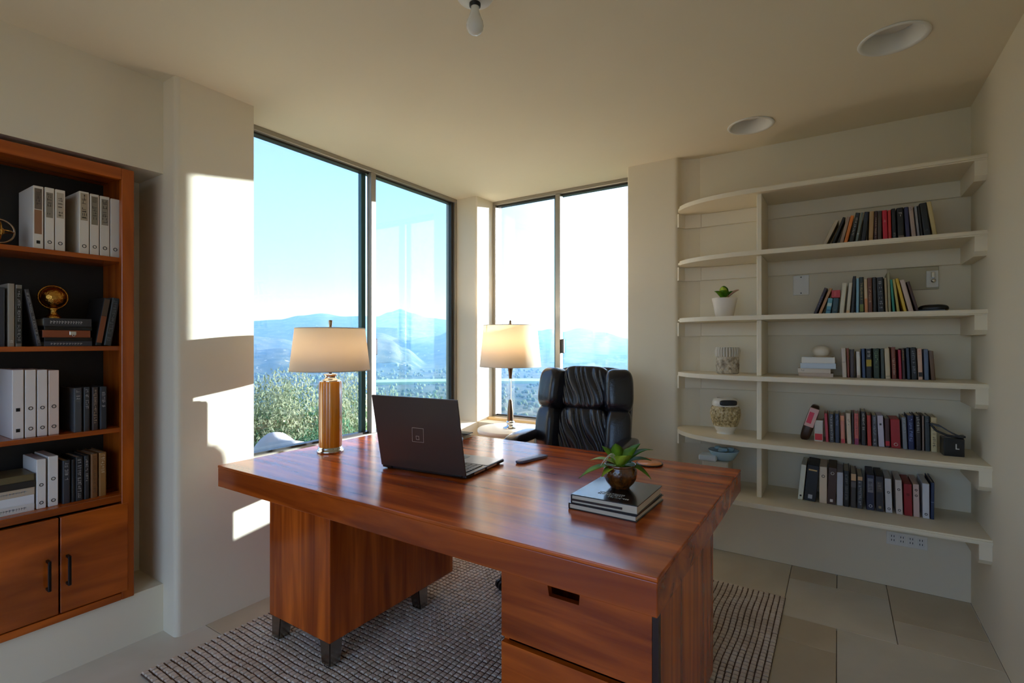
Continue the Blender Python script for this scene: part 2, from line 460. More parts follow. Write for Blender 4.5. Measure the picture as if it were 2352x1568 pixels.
for k in range(4):
    mb = MB().box((-.076 + k * .041, -.0085, .012), (-.046 + k * .041, -.007, .060), .001, 1)
    g = part('socket', mb, M['white'], t)
    sl = MB()
    for dz in (.022, .044):
        for dx in (.008, .019): sl.box((-.076 + k * .041 + dx, -.0092, dz), (-.076 + k * .041 + dx + .003, -.0084, dz + .010))
    part('slot', sl, M['black'], g)

# ---- ceiling fixtures
for i, (x, y, r) in enumerate(DL):
    t = thing('recessed_light', ('round white recessed ceiling light above the right wall corner', 'round white recessed ceiling light just in front of the shelving')[i], 'ceiling light', (x, y, HC), 0, 'recessed ceiling lights')
    part('trim_ring', MB().lathe([(r - .014, .004), (r + .002, .0), (r + .004, -.003), (r, -.006), (r - .010, -.006), (r - .016, .0), (r - .030, .05), (r - .034, .07)], n=48, cap=False), M['white'], t)
    part('housing', MB().lathe([(r - .030, .066), (r - .030, .14), (.0, .14)], n=32, cap=False), M['white'], t)
    part('lens', MB().lathe([(r - .036, .064), (r - .05, .056), (.03, .050), (0.0, .049)], n=32, cap=False), mat((214, 208, 196), .35, name='frosted_lens'), t)
x, y = at_z(1091, -14, HC)
t = thing('bare_bulb_fixture', 'bare frosted bulb in a white porcelain ceiling holder', 'ceiling light', (x, y, HC))
part('porcelain_base', MB().lathe([(.068, 0), (.068, -.008), (.060, -.020), (.034, -.032), (.024, -.036)], n=32), M['white'], t)
part('socket_collar', MB().lathe([(.020, -.034), (.020, -.046), (.016, -.048)], n=24), M['black'], t)
part('bulb', MB().lathe([(.014, -.046), (.015, -.062), (.020, -.080), (.028, -.098), (.031, -.112), (.029, -.126), (.022, -.138), (.012, -.144), (.001, -.146)], n=28), mat((236, 232, 222), .12, name='bulb_glass'), t)

# ================================================================== DESK
DX0, DX1, DY0, DY1, DZ = -2.463, -0.374, 1.236, 2.498, 0.785
DT = 0.100
dk = thing('executive_desk', 'large glossy reddish wooden executive desk standing on the woven rug', 'desk', ((DX0 + DX1) / 2, (DY0 + DY1) / 2, 0))
part('desktop', MB().box((DX0, DY0, DZ - .012), (DX1, DY1, DZ), .003, 2), M['deskX'], dk, True)
part('desktop_apron', MB().box((DX0 + .001, DY0 + .001, DZ - DT), (DX1 - .001, DY1 - .001, DZ - .012), .003, 2), M['deskE'], dk, True)
PZ = 0.12
RUGT = 0.016
# closed pedestal
p = part('pedestal', MB().box((-2.19, 1.329, PZ), (-1.76, 2.12, DZ - DT), .003, 1), M['deskZ'], dk, True)
def desk_leg(x, y, sx, sy, m, par):
    mb = MB()
    b, t_ = .056, .068
    v = []
    for z, w in ((RUGT, b), (PZ, t_)):
        for a, c in ((0, 0), (1, 0), (1, 1), (0, 1)): v.append((x + sx * a * w, y + sy * c * w, z))
    f = [(0, 3, 2, 1), (4, 5, 6, 7), (0, 1, 5, 4), (1, 2, 6, 5), (2, 3, 7, 6), (3, 0, 4, 7)]
    if sx * sy < 0: f = [q[::-1] for q in f]
    mb.add(v, f)
    bm = bmesh.new(); me = mb.mesh('tmp'); bm.from_mesh(me); bpy.data.meshes.remove(me)
    bmesh.ops.bevel(bm, geom=bm.edges[:], offset=.004, segments=2, affect='EDGES'); bm.verts.index_update()
    m2 = MB(); m2.add([q.co.copy() for q in bm.verts], [[q.index for q in f.verts] for f in bm.faces]); bm.free()
    return part('leg', m2, m, par, True)
for x, y, sx, sy in ((-2.185, 1.336, 1, 1), (-1.768, 1.336, -1, 1), (-2.185, 1.93, 1, -1), (-1.768, 1.93, -1, -1)):
    desk_leg(x, y, sx, sy, mat((150, 146, 140), .22, 1.0, name='brushed_steel'), dk)
# drawer pedestal
q = part('drawer_pedestal', MB().box((-0.905, 1.47, PZ), (-0.400, 2.02, DZ - DT)), M['deskZ'], dk, True)
for xa, xb in ((-0.905, -0.887), (-0.418, -0.400)):
    part('pedestal_side', MB().box((xa, 1.350, PZ), (xb, 1.47, DZ - DT)), M['deskZ'], dk, True)
part('pedestal_bottom', MB().box((-0.887, 1.350, PZ), (-0.418, 1.47, PZ + .018)), M['deskZ'], dk, True)
def drawer(z0, z1, notch):
    xa, xb, y0, y1 = -0.903, -0.418, 1.329, 1.349
    if notch:
        nx0, nx1, dz = at_y(1253, 1360, 1.329)[0], at_y(1334, 1380, 1.329)[0], .076
        pts = [(xa, z0), (xb, z0), (xb, z1), (nx1, z1), (nx1 - .006, z1 - dz), (nx0 + .012, z1 - dz), (nx0, z1 - .006), (nx0, z1), (xa, z1)]
    else:
        pts = [(xa, z0), (xb, z0), (xb, z1), (xa, z1)]
    d = part('drawer_front', MB().prism(pts, y0, y1, 'y'), M['drawer'], dk, True)
    return d
drawer(0.433, DZ - DT - .004, True)
drawer(PZ + .004, 0.414, False)
part('corner_post', MB().box((-0.417, 1.329, PZ), (-0.400, 1.349, DZ - DT)), mat((44, 18, 10), .35), dk, True)
for x, y, sx, sy in ((-0.90, 1.355, 1, 1), (-0.405, 1.355, -1, 1), (-0.90, 1.99, 1, -1), (-0.405, 1.99, -1, -1)):
    desk_leg(x, y, sx, sy, mat((150, 146, 140), .22, 1.0, name='brushed_steel'), dk)

# ================================================================== RUG
RX0, RX1, RY0, RY1 = -2.405, -0.236, 0.90, 3.045
rg = thing('woven_rug', 'thick beige woven rug with dark grid lines under the desk', 'rug', ((RX0 + RX1) / 2, (RY0 + RY1) / 2, 0))
part('backing', MB().box((RX0, RY0, 0.0), (RX1, RY1, 0.007), .003, 1), mat((92, 68, 52), .95, name='rug_backing'), rg, True)
mb = MB(); rr = random.Random(5)
nx, ny = 84, 78
cw, ch = (RX1 - RX0) / nx, (RY1 - RY0) / ny
for i in range(nx):
    for j in range(ny):
        x, y = RX0 + (i + .5) * cw, RY0 + (j + .5) * ch
        ed = min(1, min(i, nx - 1 - i, j, ny - 1 - j) / 6)
        x += ed * .004 * math.sin(j * .35 + .6 * math.sin(i * .21)); y += ed * .003 * math.sin(i * .5 + j * .1)
        a, b = cw * .5 - .0019 - rr.random() * .0012, ch * .5 - .0026 - rr.random() * .0016
        z = .0128 + rr.uniform(-.0012, .0015)
        v = [(x - a, y - b, .007), (x + a, y - b, .007), (x + a, y + b, .007), (x - a, y + b, .007),
             (x - a * .98, y - b * .98, z - .003), (x + a * .98, y - b * .98, z - .003), (x + a * .98, y + b * .98, z - .003), (x - a * .98, y + b * .98, z - .003),
             (x - a * .7, y - b * .7, z), (x + a * .7, y - b * .7, z), (x + a * .7, y + b * .7, z), (x - a * .7, y + b * .7, z)]
        f = [(8, 9, 10, 11)]
        for k in range(4):
            l = (k + 1) % 4; f += [(k, l, 4 + l, 4 + k), (4 + k, 4 + l, 8 + l, 8 + k)]
        mb.add(v, f)
o = part('tufts', mb, ramp_mat('rug_wool', [(0.25, (206, 186, 162)), (0.5, (222, 204, 182)), (0.75, (234, 220, 202))], (9, 9, 9), .95, 0, 4, .3, 0.3, spec=.1), rg, True)
o['kind'] = 'stuff'

# ================================================================== CHAIR
LEA = mat((30, 30, 37), 0.24, name='black_leather', bump=0.12, bscale=140, coat=0.15)
chx, chy = -1.36, 2.665
ch = thing('executive_chair', 'black padded leather executive chair with winged headrest behind the desk', 'chair', (chx, chy, RUGT), math.radians(4))
BR = Matrix.Translation((0, 0.29, 0.50)) @ Matrix.Rotation(math.radians(-11), 4, 'X')
def pleat(half, amp, freq, slant):
    def fn(P):
        if P.y < 0:
            u = P.x + slant * P.z + .010 * math.sin(P.z * 21) + .012 * math.sin(P.x * 47 + P.z * 9)
            edge = max(0, 1 - (abs(P.x) / half[0]) ** 4) * max(0, 1 - (abs(P.z) / half[2]) ** 6)
            w = abs(math.sin(freq * u)) ** .6
            P = Vector((P.x, P.y + amp * (1 - w) * edge, P.z))
        return P
    return fn
def back(name, c, half, e=4, rz=0, fn=None, n=16, ry=0):
    rot = Matrix.Rotation(math.radians(rz), 4, 'Z') @ Matrix.Rotation(math.radians(ry), 4, 'Y')
    mb = MB().pillow((0, 0, 0), half, (e, e, e), n, fn, rot)
    mb.v = [BR @ (Vector(p) + Vector(c)) for p in mb.v]
    return part(name, mb, LEA, ch, merge=True)
back('back_shell', (0, .055, .36), (.285, .045, .345), 5)
back('headrest_pad', (0, -.035, .555), (.152, .070, .140), 5, fn=pleat((.152, 0, .14), .016, 75, .25), n=44)
back('lumbar_pad', (0, -.030, .235), (.170, .062, .195), 5, fn=pleat((.17, 0, .195), .022, 62, .38), n=48)
for s in (-1, 1):
    back('head_wing', (s * .222, -.055, .540), (.090, .085, .138), 3.6, s * 24, ry=s * -4)
    back('side_bolster', (s * .232, -.045, .245), (.080, .085, .185), 4, s * 18)
    part('piping', MB().tube([BR @ Vector((s * (.284 - .012 * (k / 5 - 1) ** 4), .03, .05 + k * .060)) for k in range(11)], .004, 6), mat((70, 68, 72), .3), ch)
part('seat_cushion', MB().pillow((0, -.02, .455), (.275, .265, .075), (4, 4, 4), 16, None), LEA, ch, merge=True)
WD = wood('arm_wood', (58, 28, 14), (104, 56, 28), (9, 2, 9), .3, .3)
for s in (-1, 1):
    def arch(P):
        return Vector((P.x, P.y, P.z - .10 * max(0, -P.y / .2) ** 3 * .25))
    part('arm_pad', MB().pillow((s * .335, .09, .745), (.052, .205, .036), (3, 3, 3), 14, arch), LEA, ch, merge=True)
    pts = [(s * .335, -.08, .715), (s * .335, -.115, .68), (s * .335, -.10, .56), (s * .31, -.04, .47), (s * .28, .06, .43), (s * .28, .16, .43)]
    part('arm_support', MB().tube(pts, [.022, .022, .020, .020, .018, .018], 8), WD, ch)
    part('arm_rail', MB().tube([(s * .335, .25, .72), (s * .325, .32, .70), (s * .30, .35, .66)], .016, 8), M['black'], ch)
part('gas_column', MB().lathe([(.03, .10), (.03, .26), (.022, .26), (.022, .40)], n=20), M['black'], ch)
part('tilt_plate', MB().box((-.12, -.12, .375), (.12, .14, .40), .008, 2), M['black'], ch)
bs = part('star_base', MB().lathe([(.05, .075), (.055, .11), (.04, .13)], n=20), M['black'], ch)
a0 = math.atan2(-.40, -.227)
for k in range(5):
    a = a0 + 2 * math.pi * k / 5; c, s_ = math.cos(a), math.sin(a)
    part('base_leg', MB().tube([(c * .03, s_ * .03, .10), (c * .24, s_ * .24, .085), (c * .43, s_ * .43, .062)], [.024, .02, .014], 8), M['black'], bs)
    cx_, cy_ = c * .435, s_ * .435
    part('caster', MB().tube([(cx_ - s_ * .022, cy_ + c * .022, .025), (cx_ - s_ * .006, cy_ + c * .006, .025)], .025, 14).tube([(cx_ + s_ * .006, cy_ - c * .006, .025), (cx_ + s_ * .022, cy_ - c * .022, .025)], .025, 14).tube([(cx_, cy_, .025), (cx_, cy_, .065)], .007, 8), M['black'], bs)

# ================================================================== CORNER TABLE AND LAMPS
TX, TY, TZ = -2.07, 3.165, 0.72
tb = thing('round_side_table', 'round cream pedestal table in the window corner behind the desk', 'table', (TX, TY, 0))
part('table_top', MB().lathe([(.22, TZ - .035), (.246, TZ - .030), (.248, TZ - .018), (.246, TZ - .004), (.240, TZ), (.0, TZ)], n=56), mat((226, 214, 190), .45, name='cream_lacquer'), tb)
part('pedestal', MB().lathe([(.05, .03), (.035, .12), (.03, .4), (.045, TZ - .05), (.09, TZ - .034)], n=28), mat((226, 214, 190), .45), tb)
part('foot', MB().lathe([(.112, .0), (.112, .016), (.09, .026), (.05, .034)], n=40), mat((226, 214, 190), .45), tb)

def shade_mat(name, rgb, tr):
    m = bpy.data.materials.new(name); m.use_nodes = True; t = m.node_tree; t.nodes.clear()
    o = nd(t, 'ShaderNodeOutputMaterial'); mx = nd(t, 'ShaderNodeMixShader'); d = nd(t, 'ShaderNodeBsdfDiffuse'); r = nd(t, 'ShaderNodeBsdfTranslucent')
    tc = nd(t, 'ShaderNodeTexCoord'); mp = nd(t, 'ShaderNodeMapping'); mp.inputs['Scale'].default_value = (300, 300, 300)
    n = nd(t, 'ShaderNodeTexNoise'); n.inputs['Scale'].default_value = 1; bp = nd(t, 'ShaderNodeBump'); bp.inputs['Strength'].default_value = .15; bp.inputs['Distance'].default_value = .002
    t.links.new(tc.outputs['Object'], mp.inputs[0]); t.links.new(mp.outputs[0], n.inputs['Vector']); t.links.new(n.outputs['Fac'], bp.inputs['Height'])
    d.inputs[0].default_value = (*lin(rgb), 1); r.inputs[0].default_value = (*lin(tr), 1); mx.inputs[0].default_value = .45
    t.links.new(bp.outputs[0], d.inputs['Normal'])
    t.links.new(d.outputs[0], mx.inputs[1]); t.links.new(r.outputs[0], mx.inputs[2]); t.links.new(mx.outputs[0], o.inputs[0])
    return m
SH1 = shade_mat('linen_shade', (240, 232, 214), (244, 226, 200))
def bulb(parent, z, watts, r=.03):
    part('bulb', MB().lathe([(.012, -.05), (.014, -.03), (.026, 0), (.03, .02), (.022, .045), (.0, .055)], (0, 0, z), 20), mat((245, 240, 225), .2, name='bulb_glass'), parent)
    L = bpy.data.lights.new('lamp_glow', 'POINT'); L.energy = watts; L.color = (1, .86, .70); L.shadow_soft_size = .045
    lo = bpy.data.objects.new('lamp_glow', L); COL.objects.link(lo); lo.parent = parent; lo.location = (0, 0, z + .075)
lx, ly = at_z(759, 1038, DZ)
l1 = thing('table_lamp', 'table lamp with ribbed amber cylinder base and cream drum shade on the desk', 'lamp', (lx, ly, DZ))
part('foot', MB().lathe([(.066, 0), (.069, .004), (.069, .012), (.064, .016), (.063, .024), (.060, .030)], n=40), M['chrome'], l1)
rb = MB(); n = 96; prof = [(.030, 1), (.375, 1)]
v = []; f = []
for zz, k in ((.030, 1.0), (.036, 1.02), (.365, 1.02), (.375, .97)):
    for i in range(n):
        a = 2 * math.pi * i / n; rad = (.0565 + .0016 * abs(math.sin(a * 8))) * k
        v.append((rad * math.cos(a), rad * math.sin(a), zz))
for q in range(3):
    for i in range(n):
        j = (i + 1) % n; f.append((q * n + i, q * n + j, (q + 1) * n + j, (q + 1) * n + i))
rb.add(v, f, True); rb.add(v[-n:], [list(range(n))])
part('amber_body', rb, ramp_mat('amber_glass', [(.3, (150, 84, 10)), (.5, (206, 128, 24)), (.68, (228, 164, 60))], (38, 38, .4), .12, .8, 3, .2), l1)
part('collar', MB().lathe([(.045, .375), (.045, .383), (.030, .388), (.030, .404), (.036, .408), (.036, .413), (.012, .416)], n=32), M['chrome'], l1)
part('stem', MB().lathe([(.008, .414), (.008, .66)], n=12), mat((60, 48, 36), .3, .8), l1)
def shade(par, z0, z1, r0, r1, m):
    part('shade', MB().lathe([(r0, z0), (r1, z1), (r1 - .003, z1), (r0 - .003, z0), (r0, z0)], n=72, cap=False), m, par)
    for zz, rr2 in ((z0, r0), (z1, r1)): part('shade_rim', MB().ring((0, 0, zz), rr2 - .001, .0028, n=72), mat((206, 194, 172), .7), par)
    sp = MB()
    for k in range(3):
        a = 2 * math.pi * k / 3 + .4; sp.tube([(0, 0, z1 - .012), (r1 * .97 * math.cos(a), r1 * .97 * math.sin(a), z1 - .004)], .002, 6)
    part('spider', sp, M['chrome'], par)
shade(l1, .434, .654, .203, .177, SH1)
part('finial', MB().lathe([(.007, .655), (.009, .66), (.007, .665), (.010, .69), (.010, .697), (.003, .699)], n=16), mat((150, 120, 90), .2, .9), l1)
bulb(l1, .50, 1.0)

l2 = thing('slender_lamp', 'slender lamp with bronze and clear glass stem on the round corner table', 'lamp', (TX, TY, TZ))
zb = 1.183 - TZ; zt = 1.491 - TZ
part('foot', MB().lathe([(.055, 0), (.055, .008), (.030, .016), (.024, .030), (.034, .040), (.030, .052), (.018, .058)], n=32), M['chrome'], l2)
part('lower_stem', MB().lathe([(.024, .056), (.022, .12), (.015, .20), (.010, .215)], n=20), mat((112, 90, 70), .28, .85, name='bronze'), l2)
gm = bpy.data.materials.new('clear_glass'); gm.use_nodes = True
gm.node_tree.nodes['Principled BSDF'].inputs['Transmission Weight'].default_value = 1; gm.node_tree.nodes['Principled BSDF'].inputs['Roughness'].default_value = .03
part('glass_stem', MB().lathe([(.011, .214), (.011, zb - .09)], n=20), gm, l2)
part('upper_stem', MB().lathe([(.010, zb - .092), (.018, zb - .02), (.022, zb - .014), (.020, zb), (.008, zb + .01), (.008, zt)], n=20), mat((112, 90, 70), .28, .85), l2)
shade(l2, zb, zt, .231, .200, SH1)
part('finial', MB().lathe([(.010, zt), (.014, zt + .010), (.008, zt + .020), (.010, zt + .030), (.002, zt + .040)], n=16), mat((150, 120, 90), .2, .9), l2)
bulb(l2, zb + .16, 3.2)

# ================================================================== LAPTOP
lt = thing('laptop', 'open dark grey laptop with its lid back toward the room', 'laptop', (-1.545, 1.655, DZ), math.radians(6))
LW, LD = .229, .335
GR = mat((62, 58, 58), .32, .7, name='dark_anodised')
part('base', MB().box((-LW, -.004, .005), (LW, LD, .019), .004, 2), GR, lt)
part('palm_rest', MB().box((-LW + .004, .185, .019), (LW - .004, LD - .004, .0205), .0008, 1), mat((126, 126, 130), .28, .6, name='brushed_deck'), lt)
part('touchpad', MB().box((-.06, .215, .0205), (.06, .30, .0212)), mat((104, 112, 128), .25, .5), lt)
kb = MB()
for r_ in range(6):
    for k in range(15):
        x0 = -.205 + k * .0274; y0 = .03 + r_ * .0245
        kb.box((x0, y0, .019), (x0 + .0235, y0 + .0205, .0218))
part('keys', kb, M['black'], lt)
for s in (-1, 1):
    for y in (.03, .30): part('rubber_foot', MB().box((s * .2 - .02, y - .01, 0), (s * .2 + .02, y + .01, .006), .001, 1), M['black'], lt)
for k, (y0, y1) in enumerate(((.06, .15), (.17, .26))):
    part('side_port', MB().box((LW - .001, y0, .008), (LW + .0006, y1, .0155)), mat((214, 196, 172), .3, .6), lt)
LR = Matrix.Translation((0, -.002, .018)) @ Matrix.Rotation(math.radians(11.5), 4, 'X')
def lid(mb): mb.v = [LR @ Vector(p) for p in mb.v]; return mb
d = part('lid', lid(MB().box((-LW, -.009, .0), (LW, 0, .335), .003, 2)), mat((92, 80, 74), .30, .5, name='bronze_lid'), lt)
part('screen', lid(MB().box((-LW + .008, .0, .012), (LW - .008, .0006, .325))), mat((8, 8, 10), .08, name='screen_glass'), d)
lg = MB()
def quad_outline(cx, cz, hw, hh, w, sk):
    P = [(-hw - sk, hh), (hw - sk, hh), (hw + sk, -hh), (-hw + sk, -hh)]
    lg.tube([(cx - a, -.0094, cz + b) for a, b in P], w, 4, True)
quad_outline(.005, .165, .030, .032, .0011, .004)
quad_outline(.002, .152, .0075, .008, .0011, 0)
part('lid_emblem', lid(lg), mat((205, 190, 175), .4), d)
for xa in (-LW + .02, LW - .06): part('hinge', MB().tube([(xa, -.003, .015), (xa + .04, -.003, .015)], .009, 10), M['black'], lt)

# ================================================================== BOOK BUILDERS
PAGE = mat((222, 212, 190), .8, name='paper')
def lettering(parent, x0, x1, z0, z1, y, rgb, seed, horiz=False, rough=.4, metal=0.0):
    """small raised strokes running along a spine"""
    r = random.Random(seed); mb = MB(); z = z1; w = x1 - x0; t = max(.0007, w * .10)
    while z - w * .55 > z0:
        h = w * r.uniform(.35, .7)
        if r.random() < .9:
            for k in range(r.choice((2, 2, 3))):
                if r.random() < .55:
                    zz = z - h * r.random(); mb.box((x0 + w * r.uniform(0, .15), y - .0006, zz - t), (x1 - w * r.uniform(0, .2), y + .0002, zz))
                else:
                    xx = x0 + (w - t) * r.random(); mb.box((xx, y - .0006, z - h), (xx + t, y + .0002, z))
        z -= h + w * .22
    if mb.v: return part('spine_lettering', mb, mat(rgb, rough, metal), parent)
def book(name, label, cat, loc, w, D, h, rgb, lean=0, rotz=0, group=None, letters=None, band=None, rough=.5, seed=0):
    t = thing(name, label, cat, loc, rotz, group, lean)
    bt = min(.0025, w * .18)
    r = min(w * .28, .006)
    pts = rounded([(0, D), (0, 0), (w, 0), (w, D), (w - bt, D), (w - bt, bt + r * .4), (bt, bt + r * .4), (bt, D)], [0, r, r, 0, 0, 0, 0, 0], 4)
    part('cover', MB().prism(pts, 0, h), mat(rgb, rough), t)
    part('pages', MB().box((bt, bt + r * .4, .004), (w - bt, D - .004, h - .005)), PAGE, t)
    if band:
        for z0, z1, c in band:
            part('spine_label', MB().box((w * .08, -.0006, h * z0), (w * .92, .0015, h * z1)), mat(c, .5), t)
    if letters:
        z0, z1, c = letters
        lettering(t, w * .24, w * .76, h * z0, h * z1, -.0006 if band else 0, c, seed)
    return t
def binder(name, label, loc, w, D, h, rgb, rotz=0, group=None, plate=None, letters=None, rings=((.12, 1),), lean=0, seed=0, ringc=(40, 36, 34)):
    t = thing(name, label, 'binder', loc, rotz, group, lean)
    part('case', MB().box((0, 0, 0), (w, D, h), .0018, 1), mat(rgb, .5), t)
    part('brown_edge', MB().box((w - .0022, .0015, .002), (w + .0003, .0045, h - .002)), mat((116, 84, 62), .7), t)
    if plate:
        z0, z1, c = plate
        part('spine_label', MB().box((w * .14, -.0007, h * z0), (w * .86, .001, h * z1), .0003, 1), mat(c, .6), t)
        if letters: lettering(t, w * .24, w * .76, h * (z0 + .02), h * (z1 - .02), -.0008, letters, seed)
    for zf, kind in rings:
        rr_ = w * .19
        if kind == 1: part('finger_ring', MB().ring((w * .5, -.0006, h * zf), rr_, .0013, 'y', 18, 6), mat(ringc, .3, .6), t)
        else: part('badge', MB().box((w * .32, -.0012, h * zf - w * .2), (w * .68, .001, h * zf + w * .2), .0004, 1), mat(ringc, .35, .4), t)
    return t

# ================================================================== DESK THINGS
x0, x1, y0, y1 = -0.785, -0.545, 1.585, 1.857
BK = mat((22, 24, 28), .22, name='black_board', coat=.3)
def flat_book(name, label, x0, x1, y0, y1, z, th, cover, rot=0, pages=PAGE, group=None):
    t = thing(name, label, 'book', ((x0 + x1) / 2, (y0 + y1) / 2, z), rot, group)
    a, b = (x1 - x0) / 2, (y1 - y0) / 2; c = .0035 if th > .012 else .002
    part('cover', MB().box((-a, -b, 0), (a, b, c), .0008, 1).box((-a, -b, th - c), (a, b, th), .0008, 1).box((-a, -b, c * .9), (-a + c, b, th - c * .9)), cover, t)
    part('pages', MB().box((-a + c, -b + .004, c), (a - .005, b - .004, th - c)), pages, t)
    return t
flat_book('large_book', 'black hardback lying flat on the desk, lowest of the stack under the plant', x0 - .006, x1 + .001, y0 - .002, y1 + .003, DZ, .021, BK, math.radians(-1.2), group='books under the desk plant')
tb2 = flat_book('large_book', 'glossy black hardback with raised title lying on top under the plant pot', x0, x1, y0, y1, DZ + .021, .032, BK, math.radians(.5), group='books under the desk plant')
lm = MB(); rr = random.Random(11)
for row, (yy, n_) in enumerate(((-.062, 22), (-.078, 22), (-.098, 22))):
    xx = -.045 if row < 2 else .0
    for k in range(n_):
        w = rr.uniform(.003, .006)
        if xx + w > (.05 if row < 2 else .075): break
        for s in range(2):
            if rr.random() < .5: lm.box((xx, yy + rr.random() * .008, .0318), (xx + w, yy + rr.random() * .003 + .0095, .0326))
            else: lm.box((xx + rr.random() * w, yy, .0318), (xx + w, yy + .011, .0326))
        xx += w + .0022
part('title_lettering', lm, mat((215, 215, 210), .4), tb2)
part('spine_strip', MB().box((-.115, -.1362, .010), (.065, -.132, .0165)), mat((40, 24, 22), .4), tb2)
PX, PY, PZ0 = -0.668, 1.752, DZ + .053
pl = thing('potted_plant', 'leafy green plant in a brown textured glass bowl on the black books', 'plant', (PX, PY, PZ0))
def bumpy(mb):
    res = []
    for x, y, z in mb.v:
        r = math.hypot(x, y); a = math.atan2(y, x)
        if r > .03 and .012 < z < .08:
            k = 1 + .018 * math.sin(a * 22) * math.sin(z * 330); x *= k; y *= k
        res.append((x, y, z))
    mb.v = res; return mb
prof = [(.030, 0), (.034, .002), (.036, .006), (.050, .022), (.058, .038), (.0605, .054), (.059, .068), (.056, .078), (.057, .084), (.0565, .088)]
fine = []
for (a, b), (c, d_) in zip(prof[:-1], prof[1:]):
    for k in range(3): fine.append((a + (c - a) * k / 3, b + (d_ - b) * k / 3))
fine.append(prof[-1])
part('bowl', bumpy(MB().lathe(fine + [(.053, .088), (.052, .07), (.04, .066)], n=88, cap=False)), ramp_mat('brown_glass', [(.3, (52, 24, 8)), (.6, (104, 56, 18)), (.8, (150, 100, 50))], (60, 60, 30), .12, .8, 3, .2), pl)
part('base_disc', MB().lathe([(.030, 0), (.030, .004)], n=32), mat((40, 20, 10), .3), pl)
part('soil', MB().lathe([(.053, .068), (.03, .074), (0, .076)], n=28, cap=False), mat((40, 32, 24), .95, bump=.8, bscale=200), pl)
R_ = Vector((cs, sn, 0)); T_ = Vector((sn, -cs, 0))      # to the right of the view / toward the viewer
LEAF = [ramp_mat('leaf', [(.3, a), (.7, b)], (20, 20, 20), .5, 0, 3, .3, spec=.12) for a, b in (((66, 112, 20), (118, 162, 40)), ((130, 160, 30), (196, 208, 76)), ((44, 88, 24), (80, 130, 40)))]
def leaf(parent, base, d, length, width, rise, droop, m, tip=1.0, n=12, name='leaf', curl=.25):
    d = Vector(d).normalized(); side = Vector((-d.y, d.x, 0)); mb = MB(); v = []; f = []
    for k in range(n + 1):
        t = k / n
        p = Vector(base) + d * length * t + Vector((0, 0, rise * t - droop * t * t))
        w = width * (math.sin(math.pi * min(1, .12 + t * .88)) ** .6) * (1 if t < .7 else max(.05, 1 - (t - .7) / .3 * tip) ** .6)
        up = Vector((0, 0, curl * w))
        v += [p - side * w + up, p, p + side * w + up, p - Vector((0, 0, .0012)) ]
    for k in range(n):
        a, b = 4 * k, 4 * k + 4
        f += [(a, a + 1, b + 1, b), (a + 1, a + 2, b + 2, b + 1), (a + 3, a, b, b + 3), (a + 2, a + 3, b + 3, b + 2)]
    mb.add(v, f, True)
    return part(name, mb, m, parent)
def dv(r, t): return R_ * r + T_ * t
top = (0, 0, .074)
for r, t, L, w, rise, droop, mi, tip in (
        (-1, .35, .155, .017, .05, .075, 0, 1), (-1, -.25, .10, .017, .075, .055, 1, 1), (-.75, .6, .095, .014, .035, .055, 1, .8),
        (.1, .5, .055, .021, .085, .03, 1, .5), (-.25, .9, .04, .018, .075, .025, 1, .5), (.35, -.2, .07, .022, .10, .035, 0, .5),
        (1, -.45, .14, .015, .125, .075, 2, .7), (.95, -.8, .115, .015, .115, .045, 2, .6), (1, .05, .105, .019, .085, .06, 2, .6),
        (1, .55, .105, .020, .055, .085, 0, .5), (.45, .95, .055, .009, .035, .055, 1, 1), (-.5, -.8, .09, .015, .09, .03, 0, .8),
        (.6, -1, .16, .013, .06, .055, 2, .6), (0, -1, .075, .018, .10, .03, 0, .6)):
    leaf(pl, top, dv(r, t), L * 1.08, w * 1.3, rise, droop, LEAF[mi], tip)
rt = MB()
for k in range(4):
    a = k * 1.1
    p0 = dv(-1, .1 + .3 * k); rt.tube([Vector((0, 0, .075)) + p0 * (L / 6 * (.05 + .012 * k)) + Vector((0, 0, .05 * math.sin(L / 6 * 2.6))) for L in range(7)], .0012, 5)
part('aerial_roots', rt, mat((206, 200, 178), .6), pl)
x, y = at_z(1492, 1067, DZ)
cst = thing('wooden_coaster', 'small round wooden coaster with dark rim behind the desk plant', 'coaster', (x, y, DZ))
part('disc', MB().lathe([(.055, .002), (.058, .005), (.056, .008), (0, .008)], n=40), mat((226, 140, 70), .3, name='light_wood', vary=.15, vscale=30), cst)
part('rim', MB().ring((0, 0, .004), .058, .004, n=40), mat((40, 24, 18), .4), cst)

# slim case beside the laptop
(ax, ay), (bx, by) = at_z(1188, 1066, DZ), at_z(1254, 1050, DZ)
an = math.atan2(by - ay, bx - ax); Lc = math.hypot(bx - ax, by - ay)
gc = thing('slim_case', 'slim blue-grey case lying beside the laptop palm rest', 'case', ((ax + bx) / 2, (ay + by) / 2, DZ), an)
part('body', MB().pillow((0, 0, .0075), (Lc / 2, .022, .0075), (5, 5, 5), 12), mat((84, 90, 122), .35), gc, merge=True)
part('seam', MB().box((-Lc * .42, -.0225, .0065), (Lc * .42, .0225, .0075)), mat((200, 170, 120), .4, .6), gc)

